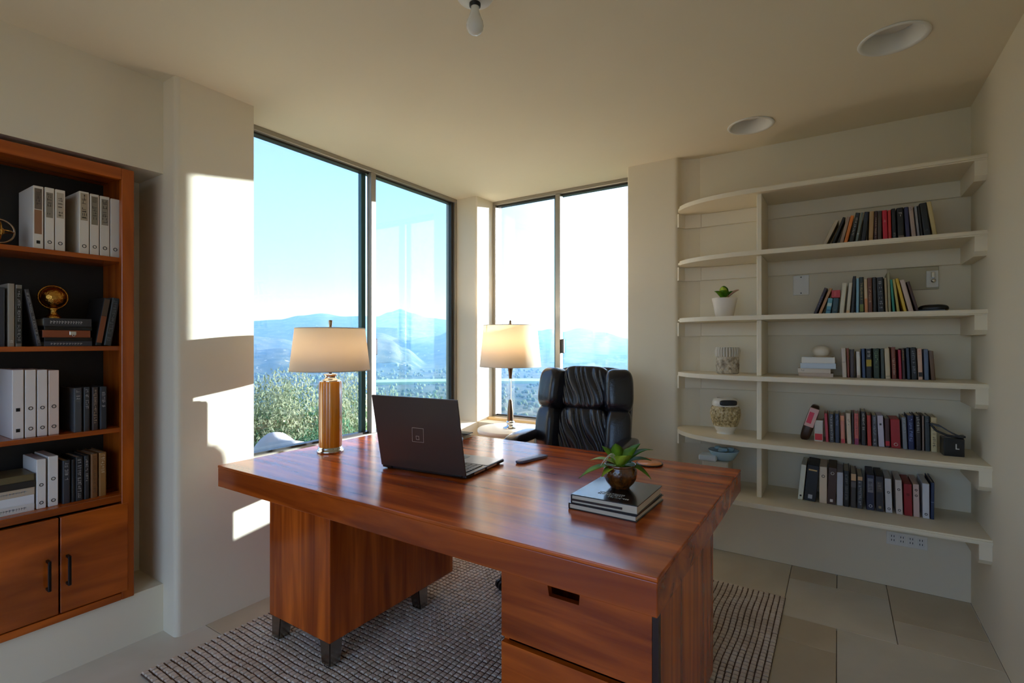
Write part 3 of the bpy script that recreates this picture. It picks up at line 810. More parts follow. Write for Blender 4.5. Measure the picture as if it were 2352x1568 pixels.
# paper and phone at the back edge of the desk
sx, sy = -1.985, 2.375
for k, (w, d_, th, c, lab) in enumerate(((.20, .15, .014, (236, 224, 190), 'cream folder at the bottom of the small stack behind the laptop'), (.18, .13, .016, (226, 214, 194), 'pale notebook lying on the cream folder behind the laptop'))):
    flat_book('notebook', lab, sx - w / 2, sx + w / 2, sy - d_ / 2 + .01, sy + d_ / 2 + .01, DZ + (0 if k == 0 else .014), th, mat(c, .6), math.radians(4 - 9 * k), group=None)
ph = thing('phone', 'thin black phone lying across the pale notebook', 'phone', (sx + .06, sy + .01, DZ + .030), math.radians(8))
part('body', MB().box((-.072, -.035, 0), (.072, .035, .006), .002, 2), M['black'], ph)
part('screen', MB().box((-.068, -.032, .006), (.068, .032, .0064)), mat((16, 16, 20), .06), ph)
x, y = at_z(1050, 1016, DZ)
ms = thing('computer_mouse', 'small dark mouse on the desk beside the pale notebook', 'mouse', (x, y, DZ), math.radians(20))
part('shell', MB().pillow((0, 0, .014), (.03, .048, .0145), (3, 3, 3), 10), mat((38, 28, 30), .35), ms, merge=True)
part('scroll_wheel', MB().tube([(-.004, -.026, .026), (.004, -.026, .026)], .005, 10), M['black'], ms)
x, y = at_z(1046, 978, TZ)

# ================================================================== WOODEN BOOKCASE IN THE NICHE
BY0, BY1, BZ0, BZ1 = -0.03, 0.977, 0.222, 2.140
XF, XBK = -2.672, -2.945
SW = 0.047
bc = thing('wooden_bookcase', 'glossy brown wooden bookcase with dark back set into the wall niche', 'bookcase', (-2.81, (BY0 + BY1) / 2, BZ0))
for ya, yb in ((BY0, BY0 + SW), (BY1 - SW, BY1)):
    part('stile', MB().box((-2.70, ya, BZ0), (XF, yb, BZ1), .002, 1), M['case'], bc, True)
    part('side_panel', MB().box((XBK, ya + .004, BZ0), (-2.70, yb - .018 if ya < 0 else yb - .004, BZ1)) if ya < 0 else MB().box((XBK, BY1 - .028, BZ0), (-2.70, BY1 - .003, BZ1)), M['case'], bc, True)
part('top_rail', MB().box((-2.70, BY0 + SW, BZ1 - .050), (XF, BY1 - SW, BZ1), .002, 1), M['caseY'], bc, True)
part('top_panel', MB().box((XBK, BY0 + .01, BZ1 - .028), (-2.70, BY1 - .01, BZ1 - .004)), M['caseY'], bc, True)
part('bottom_rail', MB().box((XBK, BY0 + SW, BZ0), (XF, BY1 - SW, BZ0 + .030), .002, 1), M['caseY'], bc, True)
part('back_panel', MB().box((XBK - .003, BY0 + .005, BZ0), (XBK + .006, BY1 - .005, BZ1 - .03)), M['caseback'], bc, True)
LZ = [1.745, 1.350, 0.985, 0.690]
for z in LZ[:3]:
    part('shelf', MB().box((XBK + .006, BY0 + .03, z - .020), (-2.695, BY1 - .028, z), .0015, 1), M['caseY'], bc, True)
part('counter', MB().box((XBK + .006, BY0 + .03, LZ[3] - .030), (-2.674, BY1 - SW + .02, LZ[3]), .002, 1), M['caseY'], bc, True)
dy = [0.955 - .239 * k for k in range(5)]
for k in range(4):
    d = part('door', MB().box((-2.688, dy[k + 1] + .003, .258), (-2.668, dy[k] - .003, .650), .002, 1), M['door'], bc, True)
    hy = {0: at_x(160, 1270, -2.64)[0], 1: at_x(114, 1290, -2.64)[0]}.get(k, dy[k] - .025 if k % 2 else dy[k + 1] + .025)
    za, zb_ = 0.372, 0.492
    hm = MB().box((-2.644, hy - .005, za), (-2.634, hy + .005, zb_), .002, 1).box((-2.669, hy - .005, za), (-2.636, hy + .005, za + .010), .001, 1).box((-2.669, hy - .005, zb_ - .010), (-2.636, hy + .005, zb_), .001, 1)
    part('pull_handle', hm, mat((24, 22, 22), .3, .6, name='black_metal'), d, True, label='black metal pull handle')

SXP = -2.722      # plane of the spines in the bookcase
HALF = math.pi / 2
def slot(pl_, pr, top, z, plane=SXP):
    ya = at_x(pl_, 700, plane)[0]; yb = at_x(pr, 700, plane)[0]
    zt_ = at_x((pl_ + pr) / 2, top, plane)[1]
    return ya, yb - ya, zt_ - z
W1, W2 = (226, 216, 200), (222, 208, 190)
G = 'ring binders in the wooden bookcase'
rowA = [(76, 101, 428, (.63, .96, (110, 96, 82)), 'cream binder with grey title panel and brown patch, top-shelf group of three', ((.11, 2),)),
        (103, 126, 432, (.52, .92, (138, 128, 112)), 'cream binder with grey-green title panel, middle of the top-shelf group of three', ((.13, 1),)),
        (127, 151, 437, (.54, .95, (186, 170, 148)), 'cream binder with pale boxed title panel, beside the gap between top-shelf groups', ((.13, 1),)),
        (182, 206, 441, (.54, .97, (172, 156, 132)), 'cream binder with framed title and badge, first of the top-shelf group of four', ((.13, 1),)),
        (207, 229, 447, (.50, .96, (140, 130, 110)), 'cream binder with olive title panel, second of the top-shelf group of four', ((.14, 1),)),
        (230, 253, 452, (.52, .95, (150, 140, 122)), 'cream binder with narrow olive title strip next to the plain binder on top shelf', ((.14, 1),)),
        (254, 276, 458, None, 'plain cream binder with one ring beside the bookcase upright on top shelf', ((.14, 1),))]
for k, (a, b, t_, pl_, lab, rg_) in enumerate(rowA):
    y, w, h = slot(a, b, t_, LZ[0])
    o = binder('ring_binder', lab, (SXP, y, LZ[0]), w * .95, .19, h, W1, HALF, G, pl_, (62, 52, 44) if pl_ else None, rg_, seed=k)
    if k == 0: part('colour_patch', MB().box((w * .12, -.0007, h * .24), (w * .8, .001, h * .62)), mat((150, 106, 74), .6), o)
rowC = [(28, 56, 850, 'first white binder with square metal badges on the third bookcase shelf', ((.12, 2), (.42, 2))), (58, 84, 850, 'white binder beside the square-badged one on the third bookcase shelf', ((.13, 1), (.43, 1))),
        (86, 110, 850, 'white binder third in its group of four on the third bookcase shelf', ((.13, 1), (.43, 1))), (112, 137, 851, 'pinkish white binder at the end of its group beside the black books', ((.13, 1), (.44, 1)))]
for k, (a, b, t_, lab, rg_) in enumerate(rowC):
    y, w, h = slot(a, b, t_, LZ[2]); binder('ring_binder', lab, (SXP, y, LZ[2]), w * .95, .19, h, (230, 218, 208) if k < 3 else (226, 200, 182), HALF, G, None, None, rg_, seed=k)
rowD = [(84, 107, 1055, 'white binder touching the flat book stack on the bookcase counter', ((.12, 1), (.48, 1))), (111, 135, 1048, 'white binder beside the black books on the bookcase counter', ((.12, 1), (.55, 1)))]
for k, (a, b, t_, lab, rg_) in enumerate(rowD):
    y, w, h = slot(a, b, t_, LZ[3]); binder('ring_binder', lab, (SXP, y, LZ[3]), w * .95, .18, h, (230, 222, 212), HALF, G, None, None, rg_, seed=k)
GB = 'upright books in the wooden bookcase'
def lbook(a, b, top, z, rgb, lab, letters=None, band=None, tl=None, seed=0, D=.17):
    y, w, h = slot(a, b, top, z); lean = 0
    if tl is not None:
        yt = at_x(tl, 700, SXP)[0]; lean = math.atan2(yt - y, h); h = h / math.cos(lean); w *= math.cos(lean)
    zz = z + (w * math.sin(lean) if lean > 0 else 0) + (.0006 if lean else 0)
    book('upright_book', lab, 'book', (SXP, y, zz), w * .94, D, h, rgb, lean, HALF, GB, letters, band, seed=seed)
SIL = (176, 172, 168)
lbook(-22, 14, 660, LZ[1], (52, 52, 58), 'wide charcoal hardback next to the grey-beige book on second bookcase shelf', None, None, seed=1)
lbook(18, 35, 652, LZ[1], (150, 136, 118), 'plain grey-beige hardback on second bookcase shelf', ((.04, .14, (220, 210, 200))), seed=2)
lbook(36, 52, 655, LZ[1], (120, 112, 98), 'beige book with dark lettered spine panel on second bookcase shelf', (.08, .9, SIL), ((.05, .94, (44, 42, 38)),), seed=3)
lbook(86, 97, 668, LZ[1], (72, 68, 68), 'silver-lettered grey book leaning beside the flat book stack', (.06, .94, SIL), None, 56, 4)
lbook(219, 235, 686, LZ[1], (30, 26, 26), 'leaning black book with brown and tan spine labels on second bookcase shelf', None, ((.06, .62, (134, 74, 42)), (.63, .98, (86, 66, 50))), 240, 5)
lbook(239, 258, 686, LZ[1], (62, 64, 62), 'leaning charcoal book with ribbed lettering beside the bookcase upright', (.08, .96, (110, 112, 110)), None, 259, 6)
for k, (a, b, t_, c, lab, L) in enumerate(((170, 190, 892, (74, 76, 78), 'grey book with circled emblem, first of the dark books on third bookcase shelf', (.62, .95, SIL)), (193, 208, 890, (58, 58, 58), 'dark grey book with slanted lettering on third bookcase shelf', (.5, .96, SIL)),
        (212, 227, 890, (66, 54, 48), 'black-brown book with bold bronze lettering on third bookcase shelf', (.12, .94, (186, 160, 130))), (230, 247, 889, (48, 50, 54), 'thin black book at the open end of third bookcase shelf row', (.5, .94, SIL)))):
    lbook(a, b, t_, LZ[2], c, lab, L, None, None, 20 + k)
for k, (a, b, t_, c, lab, L) in enumerate(((144, 163, 1058, (54, 54, 58), 'slate book with short title beside the white binders on bookcase counter', (.55, .95, SIL)), (165, 173, 1056, (30, 30, 32), 'very thin black book on the bookcase counter', None),
        (174, 192, 1050, (44, 44, 46), 'black book with tall silver lettering on the bookcase counter', (.08, .95, SIL)), (194, 206, 1047, (50, 48, 48), 'narrow dark book with small emblem on the bookcase counter', (.4, .92, SIL)),
        (209, 226, 1043, (128, 86, 48), 'tan leather book with embossed spine on the bookcase counter', (.06, .95, (92, 58, 30))), (228, 246, 1040, (150, 102, 48), 'golden brown book at the end of the bookcase counter row', (.5, .95, (214, 190, 150))))):
    lbook(a, b, t_, LZ[3], c, lab, L, None, None, 40 + k)
# flat stacks in the bookcase
def fstack(pl_, pr, z, items):
    for name, lab, th, rgb, pages, cat in items:
        ya, yb = at_x(pl_, 700, SXP)[0], at_x(pr, 700, SXP)[0]
        jit = random.Random(lab).uniform(-.004, .004)
        t = thing(name, lab, cat, (SXP, ya + jit, z), 0)
        L = yb - ya; D = .16; c = .003
        part('cover', MB().box((-D, 0, 0), (0, L, c), .0008, 1).box((-D, 0, th - c), (0, L, th), .0008, 1).box((-.004, 0, c * .8), (0, L, th - c * .8), .0008, 1), mat(rgb, .4), t)
        part('pages', MB().box((-D + .004, .004, c), (-.004, L - .004, th - c)), pages, t)
        if 'letter' in lab or 'title' in lab:
            mb = MB(); r = random.Random(th); y = .02
            while y < L * .8:
                w = r.uniform(.004, .008); mb.box((-.001, y, th * .32), (.0006, y + w * .4, th * .68)); mb.box((-.001, y, th * .5), (.0006, y + w, th * .62)); y += w + .003
            part('spine_lettering', mb, mat(SIL, .4), t)
        z += th
        yield t
st = list(fstack(99, 209, LZ[1], (('flat_book', 'charcoal book with silver lettering lowest in stack under gold globe', .021, (60, 60, 68), PAGE, 'book'), ('flat_book', 'plain black book just under the brown clasped box', .016, (20, 18, 18), mat((30, 26, 24), .8), 'book'),
     ('clasped_box', 'flat brown box with silver clasp in the stack under gold globe', .030, (142, 72, 40), mat((110, 54, 30), .6), 'box'), ('flat_book', 'plain black book lying on the brown clasped box', .016, (20, 18, 18), mat((30, 26, 24), .8), 'book'),
     ('flat_book', 'thick black book with white title directly under the gold globe', .034, (54, 52, 54), PAGE, 'book'))))
part('clasp', MB().box((0, .086, .010), (.003, .108, .026), .0008, 1).ring((.003, .099, .008), .004, .0012, 'x', 14, 5), M['chrome'], st[2])
list(fstack(-45, 81, LZ[3], (('flat_book', 'white book with lettered spine at bottom of the counter stack', .030, (222, 216, 206), PAGE, 'book'), ('flat_book', 'smooth white book second from bottom of the counter stack', .034, (230, 228, 226), PAGE, 'book'),
     ('flat_book', 'cream book with title in the middle of the counter stack', .030, (196, 176, 150), PAGE, 'book'), ('flat_book', 'black book second from the top of the counter stack', .028, (42, 38, 34), mat((60, 54, 46), .8), 'book'), ('flat_book', 'olive book on top of the counter stack', .026, (104, 90, 58), PAGE, 'book'))))
GOLD = mat((196, 142, 64), .22, 1.0, name='brass', bump=.5, bscale=90)
gy, gz = at_x(122, 673, -2.79); sz0 = LZ[1] + .117
g = thing('gold_globe', 'small gold globe ornament on a round stand atop the flat books', 'ornament', (-2.79, gy, sz0))
R0 = .047; c0 = .090
part('stand', MB().lathe([(.028, 0), (.028, .006), (.022, .012), (.014, .020), (.013, .034), (.017, .042), (.012, .046)], n=28), GOLD, g)
part('globe', MB().lathe([(R0 * .93 * math.sin(math.pi * k / 20) + .0001, c0 - R0 * .93 * math.cos(math.pi * k / 20)) for k in range(21)], n=40, cap=False), GOLD, g)
part('meridian_ring', MB().ring((0, 0, c0), R0 * 1.02, .003, 'x', 40, 8), GOLD, g)
ay_, az_ = at_x(-2, 527, -2.76)
g = thing('armillary_sphere', 'small ringed brass sphere standing on the top bookcase shelf', 'ornament', (-2.77, ay_, LZ[0]))
cz = .060
part('stand', MB().lathe([(.026, 0), (.026, .005), (.008, .010), (.006, .014)], n=24), GOLD, g)
part('outer_ring', MB().ring((0, 0, cz), .046, .0035, 'x', 40, 8), mat((176, 150, 128), .25, .9), g)
part('inner_ring', MB().ring((0, 0, cz), .040, .0025, 'y', 36, 6), GOLD, g)
part('equator_ring', MB().ring((0, 0, cz), .040, .0025, 'z', 36, 6), GOLD, g)
part('core', MB().lathe([(.018 * math.sin(math.pi * k / 10) + .0001, cz - .018 * math.cos(math.pi * k / 10)) for k in range(11)], n=20, cap=False), GOLD, g)

# ================================================================== BOOKS ON THE CREAM SHELVES
def row(z, ys, ox, oy, sc, items, where, group, D, kinds=None):
    prev = None
    names = [it[5] for it in items]
    for k, it in enumerate(items):
        bl, tl, th, top, rgb, nm = it[:6]; ex = it[6] if len(it) > 6 else {}
        bpx, tpx, tw = ox + bl / sc, ox + tl / sc, th / sc
        xb = at_y(bpx, 700, ys)[0]; w = at_y(bpx + tw, 700, ys)[0] - xb
        xt, ztop = at_y(tpx, oy + top / sc, ys)
        h = ztop - z; lean = max(-.6, min(.6, math.atan2(xt - xb, h)))
        h = h / math.cos(lean); w *= math.cos(lean) * .93
        if lean > 0: h -= w * math.sin(lean) * .8
        tn = math.tan(lean); full = w / math.cos(lean)
        if prev:
            pb, pt, pf, phh = prev; hm = min(phh, h * math.cos(lean))
            sh_ = max(0, pb + pf - xb, pb + pf + pt * hm - xb - tn * hm)
            xb += sh_
        xb += .0008
        prev = (xb, tn, full, h * math.cos(lean))
        a = names[k - 1] if k else None; b = names[k + 1] if k + 1 < len(names) else None
        if a and b: lab = f'{nm} between {a} and {b} on {where}'
        else: lab = f'{nm} at row end beside {a or b} on {where}'
        loc = (xb + (w * math.sin(lean) * tn if lean > 0 else 0), ys + ex.get('back', 0), z + (w * math.sin(lean) if lean > 0 else 0) + (.0006 if lean else 0))
        if 'binder' in nm:
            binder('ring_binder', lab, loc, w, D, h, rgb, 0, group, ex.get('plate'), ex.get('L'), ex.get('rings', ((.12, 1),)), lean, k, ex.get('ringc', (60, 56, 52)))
        else:
            book('upright_book', lab, 'book', loc, w, ex.get('D', D), h, rgb, lean, 0, group, ex.get('L'), ex.get('band'), seed=int(bl), rough=.45)
WT = (206, 202, 196)
row(SZ[1], 3.335, 1860, 440, 7.35, [
    (165, 420, 80, 485, (196, 180, 152), 'torn cream paperback'), (330, 555, 52, 440, (30, 26, 26), 'slim black paperback'), (478, 625, 62, 432, (170, 142, 122), 'speckled pink-brown book'),
    (552, 690, 62, 412, (226, 126, 44), 'orange paperback'), (640, 772, 84, 365, (38, 40, 40), 'black book with white title', {'L': (.3, .85, WT)}), (748, 862, 50, 360, (116, 124, 116), 'grey-green paperback', {'band': ((.36, .38, (220, 220, 220)),)}),
    (850, 922, 86, 350, (34, 38, 46), 'navy-black hardback'), (985, 1003, 84, 345, (184, 146, 98), 'tan book', {'band': ((.2, .21, (120, 90, 60)),)}), (1080, 1088, 58, 338, (74, 40, 34), 'maroon book', {'L': (.2, .8, (190, 170, 150))}), (1143, 1147, 70, 335, (84, 70, 58), 'dark umber book'),
    (1228, 1206, 92, 330, (206, 30, 54), 'crimson hardback', {'L': (.62, .72, (240, 160, 160))}), (1328, 1312, 56, 325, (204, 54, 44), 'scarlet book'), (1398, 1372, 74, 300, (26, 26, 28), 'black title-lettered book', {'L': (.08, .3, WT)}), (1490, 1462, 120, 288, (24, 24, 26), 'thick black hardback', {'band': ((.1, .2, (120, 106, 98)),), 'L': (.75, .92, WT)}),
    (1625, 1585, 80, 275, (48, 48, 86), 'navy blue book'), (1722, 1655, 80, 265, (188, 164, 150), 'pale pink book', {'L': (.88, .97, (60, 50, 50))}), (1822, 1758, 46, 256, (150, 150, 152), 'grey slim book'), (1880, 1812, 40, 250, (30, 32, 32), 'thin black book'),
    (1930, 1840, 128, 212, (30, 33, 34), 'big black hardback', {'L': (.14, .3, (90, 92, 92))}), (2075, 1955, 88, 188, (206, 184, 128), 'aged yellow paperback')], 'second shelf', 'books on the second cream shelf', .165)
row(SZ[2], 3.335, 1840, 600, 6.918, [
    (185, 368, 56, 428, (56, 44, 54), 'dark purple book', {'L': (.3, .7, (150, 140, 170))}), (262, 448, 52, 432, (186, 138, 98), 'tan leaning book'), (372, 420, 86, 592, (96, 160, 180), 'short teal book', {'band': ((.5, .7, (190, 215, 205)), (.2, .3, (60, 110, 140)))}), (478, 505, 100, 592, (46, 76, 88), 'short dark teal book', {'L': (.1, .3, WT)}),
    (602, 655, 80, 350, (214, 206, 182), 'wide cream paperback'), (710, 757, 62, 350, (206, 196, 176), 'narrow cream paperback', {'band': ((.02, .12, (224, 180, 130)),)}), (785, 820, 54, 245, (26, 28, 28), 'black tall book'), (848, 850, 48, 282, (130, 174, 194), 'light blue book'),
    (902, 898, 74, 262, (44, 50, 36), 'dark gold-lettered book', {'L': (.35, .85, (190, 170, 100)), 'band': ((.06, .26, (120, 132, 60)),)}), (995, 980, 56, 296, (214, 184, 146), 'cream and orange book', {'band': ((.02, .44, (206, 134, 84)),)}), (1062, 1048, 78, 272, (108, 62, 36), 'brown leather book', {'L': (.3, .75, (210, 170, 120))}), (1146, 1132, 62, 262, (36, 34, 32), 'slim black hardback'),
    (1220, 1195, 112, 266, (34, 34, 36), 'broad black book', {'L': (.12, .9, (168, 168, 168))}), (1342, 1318, 40, 272, (176, 156, 122), 'beige thin book'), (1388, 1362, 44, 190, (164, 156, 120), 'tall olive book'), (1450, 1405, 40, 300, (44, 140, 122), 'teal green paperback'),
    (1512, 1438, 46, 296, (196, 176, 96), 'pale yellow book'), (1620, 1480, 54, 286, (222, 184, 62), 'bright yellow paperback'), (1712, 1565, 88, 312, (206, 182, 168), 'pale pink paperback'), (1830, 1672, 54, 336, (72, 46, 40), 'dark brown paperback')], 'third shelf', 'books on the third cream shelf', .165)
row(SZ[3], 3.315, 1810, 780, 6.357, [
    (792, 772, 70, 132, (204, 190, 174), 'cream worn book', {'band': ((.52, .53, (90, 80, 76)),)}), (866, 850, 34, 132, (132, 58, 30), 'rust thin book'), (906, 902, 66, 150, (66, 52, 54), 'plum-brown book'), (1003, 990, 60, 180, (214, 206, 196), 'white narrow book', {'band': ((.0, .1, (190, 170, 150)),)}), (1086, 1070, 48, 142, (58, 80, 116), 'blue book'),
    (1140, 1130, 94, 140, (30, 28, 28), 'black yellow-labelled book', {'band': ((.4, .63, (176, 150, 34)),), 'L': (.68, .96, WT)}), (1250, 1236, 98, 136, (40, 56, 38), 'dark green book', {'L': (.3, .92, (130, 170, 110))}), (1358, 1346, 56, 140, (62, 70, 66), 'grey-black book'), (1422, 1402, 80, 136, (206, 188, 156), 'cream hardback', {'band': ((.08, .09, (60, 50, 44)),)}),
    (1520, 1500, 68, 116, (122, 62, 46), 'brick red book', {'L': (.1, .65, (210, 180, 150))}), (1622, 1602, 44, 156, (172, 34, 62), 'raspberry book'), (1672, 1655, 44, 142, (58, 30, 30), 'dark maroon book', {'L': (.6, .95, (200, 170, 80))}), (1742, 1718, 48, 132, (48, 60, 82), 'slate navy book'), (1802, 1778, 94, 122, (28, 30, 34), 'wide black book', {'L': (.15, .9, (140, 140, 146))}),
    (1902, 1882, 72, 136, (214, 176, 152), 'peach paperback', {'L': (.72, .95, (214, 110, 60)), 'band': ((.1, .24, (40, 34, 34)),)}), (1992, 1978, 70, 148, (98, 114, 140), 'steel blue book'), (2090, 2052, 72, 176, (108, 80, 56), 'brown leaning book')], 'fourth shelf', 'books on the fourth cream shelf', .165)
row(SZ[4], 3.335, 1820, 920, 5.88, [
    (292, 292, 130, 266, (202, 196, 186), 'short white box-set', {'band': ((.06, .36, (206, 44, 52)),), 'D': .12}), (450, 428, 42, 178, (184, 58, 74), 'rose red book'), (502, 490, 66, 186, (72, 72, 78), 'charcoal silver-lettered book', {'L': (.08, .95, (190, 190, 190))}), (578, 570, 62, 182, (50, 60, 86), 'dark blue book', {'L': (.6, .94, (140, 150, 180))}), (655, 642, 60, 206, (206, 132, 116), 'salmon book', {'band': ((.02, .16, (196, 60, 70)), (.82, .98, (224, 150, 110)))}),
    (738, 720, 66, 176, (212, 192, 168), 'cream slim book', {'L': (.6, .8, (60, 50, 50))}), (806, 800, 26, 176, (58, 44, 42), 'dark thin book'), (836, 832, 64, 178, (206, 102, 96), 'coral book', {'L': (.3, .95, (120, 50, 50)), 'band': ((.0, .2, (146, 50, 96)),)}), (930, 922, 70, 152, (44, 38, 38), 'black white-titled book', {'L': (.35, .95, WT)}),
    (1014, 1002, 58, 202, (188, 58, 48), 'red book'), (1082, 1072, 70, 206, (80, 78, 84), 'dark grey book', {'L': (.06, .95, (170, 170, 176))}), (1165, 1142, 84, 206, (196, 188, 202), 'pale lilac binder', {'rings': ((.72, 2),)}), (1252, 1242, 72, 246, (70, 34, 34), 'oxblood book', {'band': ((.06, .22, (190, 36, 46)),)}), (1335, 1318, 136, 256, (162, 28, 34), 'wide red binder', {'rings': ((.13, 1),), 'ringc': (230, 220, 210)}),
    (1492, 1472, 66, 232, (124, 130, 138), 'mid grey book', {'L': (.5, .95, (180, 184, 190))}), (1566, 1548, 92, 206, (28, 38, 84), 'deep blue book', {'L': (.25, .9, (150, 170, 230))}), (1672, 1655, 78, 206, (44, 36, 36), 'black-brown book', {'L': (.5, .95, WT)}), (1756, 1750, 24, 212, (150, 128, 116), 'taupe thin book'), (1792, 1784, 72, 216, (58, 66, 70), 'graphite book', {'L': (.75, .92, (130, 140, 146))}), (1872, 1866, 92, 232, (216, 196, 150), 'pale straw book', {'L': (.1, .85, (60, 46, 30))})], 'fifth shelf', 'books on the fifth cream shelf', .165)
row(SZ[5], 3.28, 1820, 1050, 6.533, [
    (76, 132, 82, 112, (222, 222, 204), 'ivory slim binder', {'rings': ((.12, 2),)}), (168, 226, 190, 112, (24, 28, 34), 'broad black binder', {'rings': ((.12, 2),), 'plate': (.84, .88, (214, 180, 120)), 'ringc': (170, 170, 174)}), (388, 392, 122, 142, (224, 202, 174), 'buff binder', {'rings': ((.74, 1),)}), (512, 536, 134, 152, (70, 44, 34), 'brown binder', {'rings': ((.1, 2), (.84, 1)), 'ringc': (214, 206, 200)}),
    (656, 660, 100, 226, (192, 192, 198), 'pale grey binder', {'rings': ()}), (766, 766, 92, 206, (26, 24, 24), 'black banded book', {'L': (.2, .9, (120, 116, 112))}), (870, 872, 92, 250, (66, 58, 54), 'tan-topped dark book', {'band': ((.8, 1.0, (206, 168, 124)), (.6, .76, (100, 92, 88)))}), (968, 972, 90, 292, (66, 68, 72), 'grey tan-topped book', {'band': ((.88, 1.0, (206, 160, 116)),), 'L': (.1, .84, (170, 172, 176))}),
    (1112, 1108, 126, 262, (38, 40, 66), 'navy binder', {'plate': (.5, .9, (120, 118, 124)), 'L': (40, 36, 40), 'ringc': (220, 220, 224)}), (1256, 1244, 122, 284, (44, 40, 46), 'black-plum binder', {'plate': (.55, .84, (86, 76, 72)), 'L': (150, 140, 130), 'rings': ((.12, 2),), 'ringc': (150, 130, 96)}), (1400, 1380, 108, 322, (204, 200, 200), 'silver-grey binder', {'rings': ((.12, 1), (.6, 1))}),
    (1556, 1538, 108, 342, (208, 194, 184), 'cream binder', {'rings': ((.12, 1), (.72, 1))}), (1678, 1666, 130, 402, (150, 16, 26), 'dark red binder', {'rings': ((.66, 2),), 'ringc': (110, 20, 26)}), (1818, 1806, 98, 406, (208, 180, 170), 'blush pink binder', {'rings': ((.65, 1), (.82, 1))}), (1952, 1948, 112, 396, (212, 212, 216), 'white binder', {'rings': ((.12, 1),)}), (2072, 2076, 58, 384, (34, 50, 84), 'dark blue narrow book', {'band': ((.46, .47, (140, 160, 190)),)})], 'lowest shelf', 'binders on the lowest cream shelf', .22)

# ================================================================== OTHER THINGS ON THE CREAM SHELVES
def onshelf(px, k, y): return (at_y(px, 700, y)[0], y, SZ[k])
# red box on the short teal books
xa, xb = at_y(1840 + 482 / 6.918, 700, 3.345)[0], at_y(1840 + 622 / 6.918, 700, 3.345)[0]
zz = at_y(1840 + 540 / 6.918, 600 + 590 / 6.918, 3.335)[1] + .003
t = thing('red_card_box', 'small red box lying on top of the short teal books', 'box', (xa, 3.345, zz))
part('box_body', MB().box((0, 0, 0), (xb - xa, .10, .042), .001, 1), mat((196, 62, 70), .5), t)
part('lid_label', MB().box((.012, -.0006, .008), ((xb - xa) * .55, .001, .036)), mat((214, 90, 92), .5), t)
# horizontal stack and ball on the fourth shelf
z = SZ[3]
def shelf_flat(pa, pb, y, z, th, D, rgb, lab, rot=0, cat='book'):
    xa, xb = at_y(pa, 700, y)[0], at_y(pb, 700, y)[0]
    t = thing('flat_book', lab, cat, ((xa + xb) / 2, y, z), rot); a = (xb - xa) / 2; c = .003
    part('cover', MB().box((-a, 0, 0), (a, D, c), .0008, 1).box((-a, 0, th - c), (a, D, th), .0008, 1).box((-a, 0, c * .8), (a, .004, th - c * .8), .001, 1), mat(rgb, .5), t)
    part('pages', MB().box((-a + .003, .004, c), (a - .003, D - .003, th - c)), PAGE, t); return t
t = shelf_flat(1834, 1914, 3.30, z, .020, .15, (196, 176, 160), 'thin beige book under the white books on fourth shelf')
t = shelf_flat(1832, 1908, 3.305, z + .020, .026, .145, (216, 202, 186), 'cream patterned book second lowest under the cream ball', .02)
lettering(t, -.06, -.045, .004, .02, 0, (96, 80, 70), 5)
t = shelf_flat(1838, 1920, 3.30, z + .046, .030, .15, (196, 208, 222), 'pale blue book in the flat stack under the cream ball', -.01)
t = shelf_flat(1841, 1918, 3.30, z + .076, .034, .15, (226, 224, 218), 'white book on top of the flat stack under the cream ball', .015)
x = at_y(1886, 700, 3.37)[0]
t = thing('cream_ball', 'smooth cream egg-shaped ball resting on the white flat book', 'ornament', (x, 3.37, z + .110))
part('egg', MB().pillow((0, 0, .033), (.044, .040, .034), (2.2, 2.2, 2.2), 14), mat((224, 212, 190), .3, name='glazed_cream'), t, merge=True)
part('back_dish', MB().lathe([(.05, .0), (.055, .004), (.02, .006)], (.008, .008, 0), 28), mat((196, 172, 140), .5), t)
# succulent
x, y, z = onshelf(1664, 2, 3.33)
t = thing('potted_succulent', 'green succulent in a small white pot on the third shelf', 'plant', (x, y, z))
part('pot', MB().lathe([(.048, 0), (.052, .004), (.066, .08), (.074, .112), (.074, .118), (.068, .118), (.064, .10)], n=40, cap=False), mat((226, 216, 202), .45, name='matte_white'), t)
part('pot_base', MB().lathe([(.048, 0), (.046, .002)], n=32), mat((226, 216, 202), .45), t)
part('soil', MB().lathe([(.066, .10), (0, .104)], n=24, cap=False), mat((60, 50, 40), .9), t)
for r, tt, L, w, rise, dr, mi in ((-1, .3, .075, .026, .10, .04, 0), (-.4, .8, .05, .028, .095, .03, 0), (.1, -.4, .03, .026, .12, .02, 2), (.5, .4, .05, .024, .09, .03, 2), (-.2, .1, .02, .03, .10, .01, 1), (1, -.2, .05, .02, .08, .02, 2)):
    leaf(t, (0, 0, .098), dv(r, tt), L, w, rise, dr, LEAF[mi], .5, curl=.5)
leaf(t, (0, 0, .098), dv(1, .2), .085, .028, .10, .03, mat((214, 168, 140), .6), .5, curl=.6)
